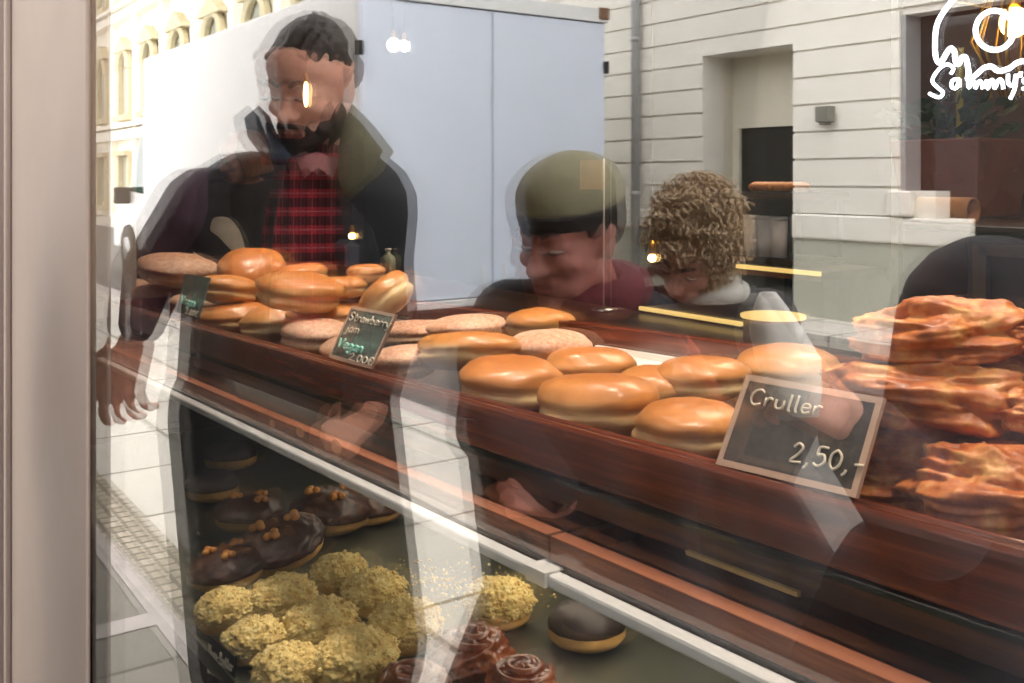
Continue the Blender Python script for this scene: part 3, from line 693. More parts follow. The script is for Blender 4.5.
def mk_choc(seed, nuts):
    r = put_root('chocolate_doughnut', 'x', 'doughnut', 'chocolate nut doughnuts on the metal tray')
    dough_base(R=.05, H=.021, seed=seed).build('dough', M['dough_pale'], r)
    rv = Vector((seed, seed * 2, 1))
    def fn(d):
        if d.z < -.1: return .86
        return 1.0 + .05 * noise.noise(d * 5 + rv) + .035 * noise.noise(d * 12 + rv) + .022 * noise.noise(d * 26 + rv) + .03 * noise.noise(Vector((d.x * 3, d.y * 3, 0)) + rv)
    MB().ell((0, 0, .026), (.0515, .0515, .0255), 70, 40, fn).build('chocolate_icing', M['choc'], r)
    for cx, cy in nuts:
        q2 = (cx * cx + cy * cy) / .0515 ** 2; z = .026 + .0255 * math.sqrt(max(0, 1 - q2)) * 1.0
        for k in range(3):
            a = k * 2.1 + seed; rr = .0052
            MB().ell((cx + .0058 * math.cos(a), cy + .0058 * math.sin(a), z + .002), (rr, rr, rr * .9), 12, 8, lambda d: 1 + .12 * noise.noise(d * 2)).build('hazelnut', M['nut'], r)
    return r
def at_low(px, py, h): return atz(px, py, LZ + h)
crA, crB, crC = mk_crumble(2), mk_crumble(5), mk_crumble(9)
WL = [
 (222, 612, 72, 'crumble doughnut at the left end, under the chocolate nut doughnut'),
 (252, 641, 74, 'crumble doughnut just right of the small black Nuss-Butter sign'),
 (283, 603, 80, 'crumble doughnut touching the right lower chocolate nut doughnut'),
 (340, 574, 66, 'small crumble doughnut farthest back in the cluster'),
 (374, 594, 74, 'darker crumble doughnut at the back right of the cluster'),
 (322, 630, 88, 'crumble doughnut in the centre of the cluster'),
 (406, 629, 86, 'crumble doughnut at the right end of the cluster with open side'),
 (356, 664, 98, 'large crumble doughnut nearest to the front in the cluster'),
 (278, 672, 82, 'crumble doughnut at the lower front edge right of the black sign'),
 (498, 606, 82, 'single crumble doughnut apart on the right of the cluster'),
]
fresh = [crA, crB, crC]; used = set()
def put(src_list, k, px, py, w, lb, base, hc=.026, tilt=.0, rz=None, extra=0):
    i = k % len(src_list); src = src_list[i]
    if id(src) in used_roots: o = copy_tree(src)
    else: o = src; used_roots.add(id(src))
    p = at_low(px, py, hc + extra); dep = (T3 @ (p - CAM)).dot(cf); sc = w / 1000 * dep / base
    o.location = (p.x, max(p.y, .036 + .047 * sc), LZ + .001 + extra); o.scale = (sc, sc, sc)
    o.rotation_euler = (tilt, 0, rnd.uniform(0, 6) if rz is None else rz); o['label'] = lb
    return o
used_roots = set()
keep_alive = fresh
for k, (px, py, w, lb) in enumerate(WL): put(fresh, k, px, py, w, lb, .113)
chA = mk_choc(1, [(-.012, -.018), (.022, -.004), (-.014, .02)]); chB = mk_choc(2, [(-.02, -.012), (.012, -.02), (.008, .018)]); chs = [chA, chB]
for k, (px, py, w, rz, tl, ex, lb) in enumerate([
 (229, 570, 78, 0, .10, 0, 'chocolate nut doughnut at the lower left, nearest to the crumble doughnuts'),
 (286, 546, 88, .4, .28, .012, 'chocolate nut doughnut leaning in the middle with its pale underside showing'),
 (330, 517, 84, 2.0, .06, 0, 'chocolate nut doughnut at the right of the group under the metal strip'),
 (248, 516, 70, 3.0, .05, .022, 'chocolate nut doughnut at the back left resting between two others'),
 (372, 508, 62, 1.0, .05, 0, 'chocolate nut doughnut farthest right in the shade under the metal strip')]):
    put(chs, k, px, py, w, lb, .105, .024, tl, rz, ex)
def mk_boston(seed):
    r = put_root('boston_doughnut', 'x', 'doughnut', 'smooth chocolate doughnuts on the metal tray')
    dough_base(R=.048, H=.019, seed=seed).build('dough', M['dough_pale'], r)
    MB().ell((0, 0, .028), (.0475, .0475, .0245), 48, 26, lambda d: .9 if d.z < -.15 else 1 + .03 * noise.noise(d * 3)).build('chocolate_icing', M['choc_smooth'], r); return r
bs = [mk_boston(4)]
for k, (px, py, w, lb) in enumerate([(587, 626, 80, 'single doughnut with smooth dark chocolate top on the empty right part of the tray'),
     (231, 458, 52, 'smooth chocolate doughnut farthest back on the left under the metal strip'),
     (212, 488, 54, 'smooth chocolate doughnut at the back left just above the nut doughnuts')]): put(bs, k, px, py, w, lb, .096, .024)
def mk_cinnamon(seed):
    rv = Vector((seed, 3, seed * 2))
    r = put_root('cinnamon_bun', 'x', 'bun', 'brown cinnamon buns at the lower picture edge')
    MB().ell((0, 0, .024), (.045, .042, .025), 80, 50, lambda d: 1 + .22 * noise.noise(d * 2.2 + rv) + .12 * noise.noise(d * 6 + rv) + .05 * noise.noise(d * 14 + rv)).build('bun_body', M['caramel'], r)
    m = MB(); pts = []
    for k in range(40):
        a = k * .38; rad = .006 + .0008 * k; pts.append((rad * math.cos(a), rad * math.sin(a), .049 - rad * rad * 9))
    m.tube(pts, .005, 8); m.build('swirl', M['caramel'], r); return r
cn = [mk_cinnamon(2), mk_cinnamon(6)]
for k, (px, py, w, lb) in enumerate([(472, 655, 84, 'brown glazed cinnamon bun below the single crumble doughnut'),
     (522, 682, 78, 'brown cinnamon bun cut by the lower picture edge on the right'),
     (412, 690, 84, 'brown cinnamon bun cut by the lower picture edge before the crumble cluster')]): put(cn, k, px, py, w, lb, .094, .024)
m = MB(); r_ = random.Random(9)
for k in range(240):
    px, py = (r_.gauss(440, 26), r_.gauss(582, 13)) if k < 150 else (r_.uniform(390, 560), r_.uniform(560, 610))
    p = atz(px, py, LZ + .0015)
    if p.y > .58: continue
    rr = r_.uniform(.0007, .0026); m.ell((p.x, p.y, LZ + rr * .8), (rr, rr, rr * .8), 7, 5)
tag(m.build('loose_crumb', M['crumble']), 'loose butter crumbs scattered on the metal tray behind the cluster', 'crumbs', kind='stuff')
settle(_mk); use_frame(False)
# ================================================================== the street outside (seen as a reflection in the panes)
def RY(yv): return 2 * G - yv
def stone(name, c1, c2, mortar, bw, bh, off=.5, msize=.008, scale=1.0, rough=.8):
    t = NT(name); v = t.coord(); b = t.n('ShaderNodeTexBrick'); b.offset = off
    b.inputs['Color1'].default_value = c1; b.inputs['Color2'].default_value = c2; b.inputs['Mortar'].default_value = mortar
    b.inputs['Scale'].default_value = scale; b.inputs['Brick Width'].default_value = bw; b.inputs['Row Height'].default_value = bh; b.inputs['Mortar Size'].default_value = msize
    t.l(v, b.inputs['Vector']); nz = t.noise(v, 6, 5)
    c = t.mix(t.math('MULTIPLY', nz, .3), b.outputs['Color'], tuple(x * .6 for x in c1[:3]) + (1,))
    return t.bsdf(c, rough, 0, b.outputs['Fac'], -.4, .004)
M['slab'] = stone('pale_paving_slab', rgb(214, 208, 198), rgb(202, 197, 188), rgb(120, 112, 100), .72, .6, 0, .012)
M['slab2'] = stone('grey_paving_slab', rgb(140, 134, 124), rgb(132, 127, 118), rgb(96, 90, 82), 1.5, 1.2, 0, .01)
M['cobble'] = stone('small_cobble', rgb(186, 176, 160), rgb(150, 140, 124), rgb(92, 84, 72), .07, .06, .5, .008)
M['kerb'] = plain('pale_kerb_stone', rgb(176, 168, 164), .7, var=.1, nscale=8)
M['asphalt'] = plain('asphalt', rgb(92, 90, 88), .85, var=.15, nscale=60)
M['stucco'] = plain('pale_grey_stucco', rgb(226, 222, 212), .85, var=.02, nscale=4)
M['stucco_in'] = plain('alcove_stucco', rgb(214, 208, 192), .85, var=.03, nscale=4)
M['plinth'] = plain('greenish_plinth', rgb(178, 178, 164), .8, var=.04, nscale=3)
M['cream'] = plain('cream_stucco', rgb(240, 234, 220), .85, var=.03, nscale=2)
M['cream_d'] = plain('stucco_ornament', rgb(196, 184, 152), .85, var=.12, nscale=6)
M['dark_glass'] = plain('dark_window_glass', rgb(30, 34, 34), .06, var=.2, nscale=2, bstr=0)
M['green_glass_dark'] = plain('dark_green_windscreen', rgb(26, 58, 52), .08, var=.1, bstr=0)
M['truck'] = plain('white_truck_panel', rgb(208, 206, 205), .4, var=.015, nscale=1.5, bstr=.03)
M['truck_door'] = plain('cool_white_truck_door', rgb(216, 224, 240), .4, var=.015, nscale=1.5, bstr=.03)
M['rubber'] = plain('tyre_rubber', rgb(30, 30, 30), .8)
M['grey_pipe'] = plain('grey_zinc_pipe', rgb(160, 160, 160), .45, .2, var=.06)
def ground_zone(name, yv0, yv1, z0, z1, mt, x0=-60, x1=12):
    o = struct(name, MB().box(x0, x1, RY(yv1), RY(yv0), z0, z1), mt); return o
ground_zone('pavement', .03, .53, -.2, 0, M['slab2'])
ground_zone('paving_border', .53, .60, -.2, .004, M['kerb'])
ground_zone('cobble_strip', .60, .78, -.2, -.002, M['cobble'])
ground_zone('footway', .78, 2.6, -.2, 0, M['slab'])
ground_zone('kerb', 2.6, 2.75, -.2, .002, M['kerb'])
ground_zone('road', 2.75, 7.1, -.3, -.1, M['asphalt'])
ground_zone('footway_opposite', 7.1, 9.4, -.3, 0, M['slab'])
b_ = MB().box(-3.35, -3.25, RY(.53), RY(.03), .0, .004); o = struct('paving_band', b_, M['kerb'])
# ---- facade across the street
FY = RY(8.0)
fac = empty('street_facade', (-6, FY, 0), 'pale grooved facade across the street with a deep alcove, reflected right of the truck', 'building')
AX0, AX1, AZ = -8.2, -6.9, 2.82
WX0 = -5.65
m = MB(); ER_ = .35
# backing wall with openings, then the courses as real slabs with grooves between them
m.box(-12, AX0, FY - ER_, FY - .03, -1, 9); m.box(AX1, WX0, FY - ER_, FY - .03, -1, 9); m.box(AX0, AX1, FY - ER_, FY - .03, AZ, 9)
m.box(WX0, 6, FY - ER_, FY - .03, 2.95, 9); m.box(WX0, -5.3, FY - ER_, FY - .03, -1, 1.3); m.box(-5.3, -4.92, FY - ER_, FY - .03, -1, 1.05); m.box(3, 6, FY - ER_, FY - .03, -1, 2.95)
m.build('wall', M['stucco'], fac, smooth=False)
m = MB(); z = 1.05
zs = [1.05, 1.33, 1.61, 1.89, 2.17, 2.45, 2.73, 3.01, 3.29, 3.57, 3.85, 4.13, 4.41]
for a, b in zip(zs[:-1], zs[1:]):
    if b <= AZ + .01: spans = [(-12, AX0), (AX1, WX0)]
    elif a < AZ: spans = [(-12, AX0), (AX1, WX0)]
    else: spans = [(-12, WX0)]
    if a >= 2.9: spans[-1] = (spans[-1][0], 6)
    for s0, s1 in spans: m.box(s0, s1, FY - .03, FY, a + .012, b - .012)
m.box(AX0, AX1, FY - .03, FY, AZ, 3.0)
m.build('rusticated_course', M['stucco'], fac, smooth=False)
m = MB()
m.box(-12, AX0, FY - .03, FY + .03, .80, 1.05); m.box(AX1, -4.92, FY - .03, FY + .03, .80, 1.05); m.box(WX0 - .1, -5.5, FY - .03, FY + .06, 1.06, 1.30)
m.build('plinth_band', M['stucco'], fac, smooth=False, bevel=.02)
m = MB(); m.box(-12, AX0, FY - .03, FY - .005, -1, .80); m.box(AX1, -4.92, FY - .03, FY - .005, -1, .80)
m.build('plinth', M['plinth'], fac, smooth=False)
MB().box(-4.92, 3, FY - .05, FY - .03, -1, 1.06).build('dark_base_panel', M['dark_glass'], fac, smooth=False)
m = MB(); D = .5
m.box(AX0 - .02, AX0, FY - D, FY - ER_, -1, AZ); m.box(AX1, AX1 + .02, FY - D, FY - ER_, -1, AZ); m.box(AX0, AX1, FY - D, FY - ER_, AZ, AZ + .02)
m.box(AX0, AX0 + .1, FY - D - .05, FY - D, -1, AZ); m.box(AX0 + .1, AX1, FY - D - .05, FY - D, 2.0, AZ)
m.build('alcove', M['stucco_in'], fac, smooth=False)
MB().box(AX0 + .1, AX1, FY - D - .07, FY - D - .04, -1, 2.0).build('alcove_door', M['dark_glass'], fac, smooth=False)
MB().box(WX0, 3, FY - .3, FY - .26, 1.04, 2.95).build('window', M['dark_glass'], fac, smooth=False)
MB().box(WX0, WX0 + .05, FY - .28, FY - .02, 1.3, 2.95).build('window_jamb', M['grey_pipe'], fac, smooth=False)
m = MB(); px_ = -9.27
m.tube([(px_, FY + .07, -.1), (px_, FY + .07, 8)], .055, 12)
for z in (1.2, 3.1, 5): m.tube([(px_, FY + .07, z), (px_, FY + .07, z + .06)], .065, 12)
m.build('downpipe', M['grey_pipe'], fac)
m = MB().box(-6.53, -6.37, FY, FY + .12, 1.98, 2.14); m.box(-6.50, -6.40, FY + .02, FY + .1, 1.95, 1.98)
m.build('wall_lamp', plain('grey_lamp_box', rgb(120, 118, 108), .5), fac, smooth=False, bevel=.01)
m = MB().box(-7.1, -6.95, FY - .3, FY - .26, 1.85, 2.3); m.tube([(-7.02, FY - .28, 2.3), (-7.0, FY - .28, 2.5), (-6.9, FY - .28, 2.6)], .012, 6)
m.build('hanging_board', plain('alcove_board', rgb(150, 134, 96), .6), fac, smooth=False)
# ---- ornate building farther down the street
FB = RY(8.3)
ob = empty('ornate_building', (-30, FB, 0), 'cream ornate stucco building with arched windows far left behind the truck', 'building')
MB().box(-75, -12.05, FB - .6, FB - .25, -1, 15).build('wall', M['cream'], ob, smooth=False)
for z, h, d in ((2.75, .35, .3), (3.15, .12, .45), (6.9, .3, .35), (7.25, .12, .5), (11, .4, .5)):
    MB().box(-75, -12.05, FB - .3, FB + d - .25, z, z + h).build('cornice', M['cream'], ob, smooth=False)
x = -14.0; k = 0
while x > -64:
    for z0, h, arch in ((.5, 1.7, False), (3.7, 1.5, True), (7.8, 2.0, False)):
        w = 1.1; m = MB()
        poly = [(x - w / 2, FB - .25, z0), (x + w / 2, FB - .25, z0), (x + w / 2, FB - .25, z0 + h)]
        if arch: poly += [(x + w / 2 * math.cos(a * PI / 10), FB - .25, z0 + h + w / 2 * math.sin(a * PI / 10)) for a in range(1, 10)]
        poly += [(x - w / 2, FB - .25, z0 + h)]
        wd = m.prism(poly, (0, .04, 0)).build('window', plain('far_window_glass', rgb(170, 172, 160), .25) if 'far_window_glass' not in bpy.data.materials else bpy.data.materials['far_window_glass'], ob, smooth=False)
        m = MB()
        for sx in (-1, 1): m.box(x + sx * (w / 2 + .14) - .12, x + sx * (w / 2 + .14) + .12, FB - .25, FB - .05, z0 - .1, z0 + h)
        m.box(x - w / 2 - .35, x + w / 2 + .35, FB - .25, FB + .08, z0 - .28, z0 - .1)
        if arch: m.tube([(x + (w / 2 + .14) * math.cos(a * PI / 12), FB - .1, z0 + h + (w / 2 + .14) * math.sin(a * PI / 12)) for a in range(13)], .14, 6)
        else: m.box(x - w / 2 - .3, x + w / 2 + .3, FB - .25, FB + .1, z0 + h, z0 + h + .16)
        if not arch and z0 > 5 or arch: m.prism([(x - .95, FB - .25, z0 + h + .62), (x + .95, FB - .25, z0 + h + .62), (x, FB - .25, z0 + h + 1.15)], (0, .3, 0))
        m.build('window_surround', M['cream_d'], wd, smooth=False, loc=None)
        k += 1
    MB().box(x - 1.75, x - 1.45, FB - .25, FB - .02, -.5, 13).build('pilaster', M['cream'], ob, smooth=False)
    x -= 3.2
# ---- truck
TX, TY0, TY1, TZ0, TZ1 = -7.8, 3.45, 6.23, .26, 3.12
tk = empty('box_truck', (-12, RY(4.7), -.1), 'white box truck parked behind the people, its closed rear doors facing right', 'truck')
MB().box(-14.7, TX - .04, RY(TY1), RY(TY0), TZ0, TZ1).build('box_body', M['truck'], tk, smooth=False, bevel=.03)
ym = (TY0 + TY1) / 2
for a, b in ((TY0 + .03, ym - .008), (ym + .008, TY1 - .03)):
    d = MB().box(TX - .04, TX, RY(b), RY(a), TZ0 + .06, TZ1 - .14).build('rear_door', M['truck_door'], tk, smooth=False, bevel=.008)
    yy = TY0 + .02 if a < ym - .5 else TY1 - .02
    for z in (.9, 2.48): MB().box(TX - .01, TX + .03, RY(yy) - .025, RY(yy) + .025, z, z + .12).build('hinge', M['rubber'], d, smooth=False)
    yy = ym - .12 if a < ym - .5 else ym + .12
    MB().tube([(TX + .02, RY(yy), TZ0 + .05), (TX + .02, RY(yy), TZ0 + .35)], .012, 8).build('lock_bar', M['white_metal'], d)
fr_ = MB(); fr_.box(TX - .05, TX + .02, RY(TY1), RY(TY0), TZ1 - .13, TZ1 + .01); fr_.box(TX - .05, TX + .03, RY(TY1), RY(TY0), TZ0 - .02, TZ0 + .05)
fr_.build('rear_frame', M['grey_pipe'] if False else M['white_metal'], tk, smooth=False, bevel=.008)
MB().box(TX - .06, TX + .04, RY(TY1) - .01, RY(TY1) + .12, TZ1 - .1, TZ1 + .02).build('corner_cap', plain('brown_corner_cap', rgb(120, 88, 64), .5), tk, smooth=False, bevel=.01)
for yy in (4.35, 4.55, 4.95): MB().box(TX - .3, TX - .05, RY(yy) - .08, RY(yy) + .08, TZ1 + .01, TZ1 + .13).build('roof_lamp', M['rubber'], tk, smooth=False, bevel=.02)
MB().box(-14.6, TX - .1, RY(TY1) + .4, RY(TY0) - .4, .1, TZ0).build('chassis', M['black'], tk, smooth=False)
m = MB().box(TX - .1, TX + .08, RY(TY1) + .1, RY(TY0) - .1, .12, .24); m.build('bumper', M['rubber'], tk, smooth=False, bevel=.02)
for yy in (TY0 + .25, TY1 - .25): MB().box(TX - .02, TX + .05, RY(yy) - .16, RY(yy) + .16, .40, .52).build('tail_lamp', plain('red_tail_lamp', rgb(170, 30, 24), .3), tk, smooth=False, bevel=.01)
cabp = [(-14.72, .3), (-14.72, 2.35), (-15.5, 2.3), (-16.35, 1.22), (-17.1, 1.08), (-17.3, .8), (-17.3, .3)]
MB().prism([(x, RY(TY0 + .2), z) for x, z in cabp], (0, -(TY1 - TY0 - .4), 0)).build('cab', M['truck'], tk, smooth=False, bevel=.04)
for yy, s_ in ((TY0 + .2, 1), (TY1 - .2, -1)):
    MB().prism([(x, RY(yy) + .012 * s_, z) for x, z in ((-14.85, 1.15), (-14.85, 2.1), (-15.5, 2.12), (-16.2, 1.22))], (0, -.02 * s_, 0)).build('side_window', M['green_glass_dark'], tk, smooth=False)
    MB().box(-16.25, -16.1, RY(yy) + (.02 if s_ > 0 else -.25), RY(yy) + (.25 if s_ > 0 else -.02), 1.02, 1.28).build('wing_mirror', M['rubber'], tk, smooth=False, bevel=.03)
MB().prism([(-15.54, RY(TY0 + .32), 2.26), (-16.34, RY(TY0 + .32), 1.25), (-16.36, RY(TY0 + .32), 1.27), (-15.56, RY(TY0 + .32), 2.28)], (0, -(TY1 - TY0 - .64), 0)).build('windscreen', M['green_glass_dark'], tk, smooth=False)
for xx in (-9.6, -16.3):
    for yy in (TY0 + .3, TY1 - .3):
        w = MB().grid(32, 6, lambda i, j: Vector((xx + (.2, .38, .4, .4, .38, .2)[j] * math.cos(2 * PI * i / 32), RY(yy) + (-.14, -.14, -.1, .1, .14, .14)[j], .3 + (.2, .38, .4, .4, .38, .2)[j] * math.sin(2 * PI * i / 32))))
        o = w.build('wheel', M['rubber'], tk)
        MB().grid(24, 4, lambda i, j: Vector((xx + (.02, .2, .2, .02)[j] * math.cos(2 * PI * i / 24), RY(yy) + (-.15, -.145, .145, .15)[j], .3 + (.02, .2, .2, .02)[j] * math.sin(2 * PI * i / 24)))).build('hub', M['steel'], o)
# ================================================================== people on the pavement, mirrored in the panes
def skin_mat(name, c, c2):
    t = NT(name); v = t.coord(); nz = t.noise(v, 18, 4)
    return t.bsdf(t.ramp(nz, [(.35, c2), (.65, c)]), .5, 0, t.noise(v, 220, 2), .08, .0008, sss=.15)
M['skin_m'] = skin_mat('skin_warm', rgb(230, 174, 150), rgb(212, 148, 126))
M['skin_b'] = skin_mat('skin_pink', rgb(206, 140, 124), rgb(186, 116, 104))
M['skin_w'] = skin_mat('skin_light', rgb(206, 150, 128), rgb(180, 118, 98))
M['lip'] = plain('lip', rgb(168, 92, 84), .5)
def hair_mat(name, c, c2):
    t = NT(name); v = t.coord((60, 60, 9)); nz = t.noise(v, 3, 5, .7)
    return t.bsdf(t.ramp(nz, [(.35, c2), (.65, c)]), .45, 0, nz, .8, .004)
M['hair_dark'] = hair_mat('dark_brown_hair', rgb(66, 50, 42), rgb(30, 23, 20))
M['beard'] = hair_mat('dark_beard', rgb(58, 44, 38), rgb(26, 20, 18))
M['hair_black'] = hair_mat('black_hair', rgb(40, 32, 30), rgb(14, 11, 11))
M['hair_curly'] = hair_mat('sandy_curly_hair', rgb(226, 198, 160), rgb(136, 106, 78))
M['hair_brown'] = hair_mat('chestnut_hair', rgb(150, 98, 54), rgb(92, 56, 30))
def cloth(name, c, var=.2, scale=9, rough=.85): return plain(name, c, rough, var=var, nscale=scale, bstr=.4, bdist=.006)
M['parka'] = cloth('dark_navy_green_parka', rgb(40, 42, 46))
M['parka_collar'] = cloth('olive_collar', rgb(110, 106, 84))
M['parka_collar_navy'] = cloth('navy_collar', rgb(58, 72, 92))
M['trouser'] = cloth('dark_trousers', rgb(34, 38, 44))
M['coat_black'] = cloth('black_blue_coat', rgb(32, 32, 40))
M['maroon'] = cloth('maroon_knit', rgb(112, 46, 54), .25, 40)
M['beanie'] = plain('olive_grey_beanie', rgb(150, 144, 116), .9, var=.12, nscale=90, bstr=.6, bdist=.003)
M['shoe'] = plain('black_shoe', rgb(28, 26, 26), .5)
M['sleeve'] = cloth('plum_sleeve', rgb(84, 62, 76))
M['puffy'] = cloth('black_puffer', rgb(34, 32, 36)); M['coral'] = cloth('coral_strap', rgb(176, 84, 72))
M['eye'] = plain('eye_white', rgb(220, 214, 206), .2); M['brow'] = M['beard']
def plaid():
    t = NT('red_black_plaid'); x, y, z = t.xyz(t.coord())
    u = t.math('ADD', t.math('MULTIPLY', x, .57 * 1), t.math('MULTIPLY', y, -.82))
    def stripes(s, f, w): return t.math('LESS_THAN', t.math('FRACT', t.math('MULTIPLY', s, f)), w)
    a = stripes(u, 30, .5); b = stripes(z, 30, .5)
    k = t.math('MULTIPLY', t.math('ADD', a, b), .5)
    c = t.ramp(k, [(.0, rgb(214, 44, 60)), (.4, rgb(122, 26, 40)), (.9, rgb(22, 14, 22))], 'CONSTANT')
    ln = t.math('MAXIMUM', stripes(t.math('ADD', u, .009), 30, .07), stripes(t.math('ADD', z, .009), 30, .07))
    c = t.mix(t.math('MULTIPLY', ln, .5), c, rgb(214, 150, 160))
    return t.bsdf(c, .85, 0, t.noise(t.coord(), 14), .4, .006)
M['plaid'] = plaid()
def frame_of(fwd, up):
    f = Vector(fwd).normalized(); u = Vector(up); u = (u - f * u.dot(f)).normalized(); l = f.cross(u)
    return l, f, u
def head_parts(P, fwd, up, s=1.0, slim=1.0):
    """P: middle of the head at eye height. Returns a mapping local -> world and a mesh of closed volumes."""
    l, f, u = frame_of(fwd, up)
    def W(x, y, z): return Vector(P) + (l * x * slim + f * y + u * z) * s
    fr = Matrix((l * s, f * s, u * s)).transposed()
    m = MB()
    def e(c, r, fn=None): m.ell(W(*c), r, 28, 18, fn, fr)
    def c_(a, b, ra, rb): m.cap(W(*a), W(*b), ra * s, rb * s)
    e((0, -.018, .030), (.077, .097, .088)); e((0, .022, -.02), (.064, .064, .085)); e((0, .028, -.072), (.054, .055, .043))
    e((0, .068, -.102), (.024, .02, .018)); e((0, .045, .045), (.060, .045, .045))
    c_((0, .078, .012), (0, .108, -.034), .0085, .0125); e((.0135, .096, -.038), (.0095, .012, .009)); e((-.0135, .096, -.038), (.0095, .012, .009))
    c_((-.040, .072, .022), (-.012, .083, .018), .011, .010); c_((.040, .072, .022), (.012, .083, .018), .011, .010)
    for sx in (-1, 1):
        e((sx * .040, .056, -.030), (.026, .024, .020)); e((sx * .032, .068, .002), (.0175, .016, .012))
        e((sx * .078, -.008, -.008), (.010, .021, .033)); e((sx * .073, .002, -.010), (.012, .012, .022)); e((sx * .083, -.014, .012), (.007, .013, .014))
    c_((-.020, .078, -.066), (.020, .078, -.066), .0085, .0085); c_((0, .083, -.063), (0, .084, -.063), .010, .010); c_((-.016, .077, -.079), (.016, .077, -.079), .0095, .0095)
    return m, W, fr, l, f, u
def hand(m, wrist, d, back, thumb, s=1.0, curl=(.4, .5, .55, .6), spread=.06, th_close=.3):
    """five fingers; d: wrist to knuckles, back: dorsal normal, thumb: the side the thumb leaves from"""
    d = Vector(d).normalized(); b = Vector(back); b = (b - d * b.dot(d)).normalized(); t = Vector(thumb); t = (t - d * t.dot(d) - b * t.dot(b)).normalized()
    w = Vector(wrist)
    kn = [w + (d * L + t * o) * s for L, o in ((.088, .030), (.092, .010), (.087, -.010), (.078, -.029))]
    for k, q in enumerate(kn): m.cap(w + t * (.020 - .0125 * k) * s + d * .005 * s, q, .0155 * s, .0115 * s, 10)
    for k, (q, L) in enumerate(zip(kn, (.072, .080, .074, .058))):
        c = curl[k]; dirv = d + t * spread * (1.5 - k); p = q; ang = 0
        for part, rr in ((.46, .0098), (.31, .0088), (.23, .0076)):
            ang += c * (1 if part > .4 else 1.15)
            v = (dirv.normalized() * math.cos(ang) - b * math.sin(ang)).normalized(); n_ = p + v * L * part * s
            m.cap(p, n_, rr * s, rr * .9 * s, 10); p = n_
    p = w + (d * .022 + t * .022) * s; v = (d * .62 + t * .75 - b * .2).normalized()
    q = p + v * .046 * s; m.cap(p, q, .0150 * s, .0115 * s, 10)
    v = (v * (1 - th_close) + (d * .8 - b * .5 - t * .2) * th_close * 1.4).normalized(); r = q + v * .032 * s; m.cap(q, r, .0112 * s, .0098 * s, 10)
    v = (v + (d * .6 - b * .6 - t * .3) * th_close).normalized(); m.cap(r, r + v * .026 * s, .0098 * s, .0082 * s, 10)
def chain(m, pts, rr, n=16):
    for a, b, ra, rb in zip(pts[:-1], pts[1:], rr[:-1], rr[1:]): m.cap(a, b, ra, rb, n)
def torso(m, neck, chest, pelvis, side, k=1.0, depth=None):
    s_ = Vector(side).normalized()
    for o in (-.075, 0, .075):
        m.cap(Vector(chest) + s_ * o * 1.25 * k + Vector((0, 0, .03)), Vector(pelvis) + s_ * o * 1.1 * k, .105 * k, .115 * k, 18)
def person(name_label, group, P, fwd, up, J, skin, slim=1.0, hs=1.0, voxel=.0045):
    m, W, fr, l, f, u = head_parts(P, fwd, up, hs, slim)
    root = empty('person', (J['pelvis'].x, J['pelvis'].y, 0), name_label, 'person', group)
    m.cap(W(0, -.025, -.06), J['neck'], .056, .060, 18)
    side = J['shR'] - J['shL']
    m.cap(J['neck'], J['shL'] * .75 + J['neck'] * .25, .055, .05); m.cap(J['neck'], J['shR'] * .75 + J['neck'] * .25, .055, .05)
    torso(m, J['neck'], J['chest'], J['pelvis'], side, .86)
    for sd in 'LR':
        chain(m, [J['sh' + sd], J['el' + sd], J['wr' + sd]], [.050, .040, .0265])
        if 'hand' + sd in J: hand(m, J['wr' + sd], *J['hand' + sd])
        chain(m, [J['hip' + sd], J['kn' + sd], J['an' + sd]], [.080, .055, .038]); m.cap(J['an' + sd], J['toe' + sd], .036, .030)
    m.build('body', skin, root, voxel=voxel, sm=3)
    lm = MB(); lm.cap(W(-.017, .0835, -.0645), W(.017, .0835, -.0645), .0062 * hs, .0062 * hs, 8); lm.cap(W(-.013, .083, -.0765), W(.013, .083, -.0765), .0072 * hs, .0072 * hs, 8)
    lm.build('lips', M['lip'], root)
    for sx in (-1, 1):
        m = MB(); m.ell(W(sx * .032, .0775, -.003), (.0135, .0082, .0030), 16, 10, None, fr); m.build('eye', M['eye'], root)
        m = MB(); m.tube([W(sx * .018, .0868, -.0045), W(sx * .032, .0868, -.0085), W(sx * .046, .077, -.0045)], .0022 * hs, 6); m.build('eyelashes', M['hair_black'], root)
        m = MB(); m.tube([W(sx * .013, .0925, .0215), W(sx * .030, .0875, .030), W(sx * .049, .070, .0245)], [.0042 * hs, .0052 * hs, .0028 * hs], 8); m.build('eyebrow', M['brow'], root)
    return root, W, fr
def legs(root, J, mat, k=1.0):
    m = MB()
    for sd in 'LR': chain(m, [J['hip' + sd] + Vector((0, 0, .04)), J['kn' + sd], J['an' + sd]], [.108 * k, .078 * k, .062 * k])
    m.cap(J['hipL'] + Vector((0, 0, .06)), J['hipR'] + Vector((0, 0, .06)), .115 * k, .115 * k)
    m.build('trousers', mat, root, voxel=.009, sm=4)
    for sd in 'LR':
        q = (J['toe' + sd] - J['an' + sd]); q.z = 0
        sm_ = MB(); sm_.cap(J['an' + sd] + Vector((0, 0, -.01)), J['toe' + sd], .052, .044)
        sm_.build('shoe', M['shoe'], root, voxel=.007, sm=3)
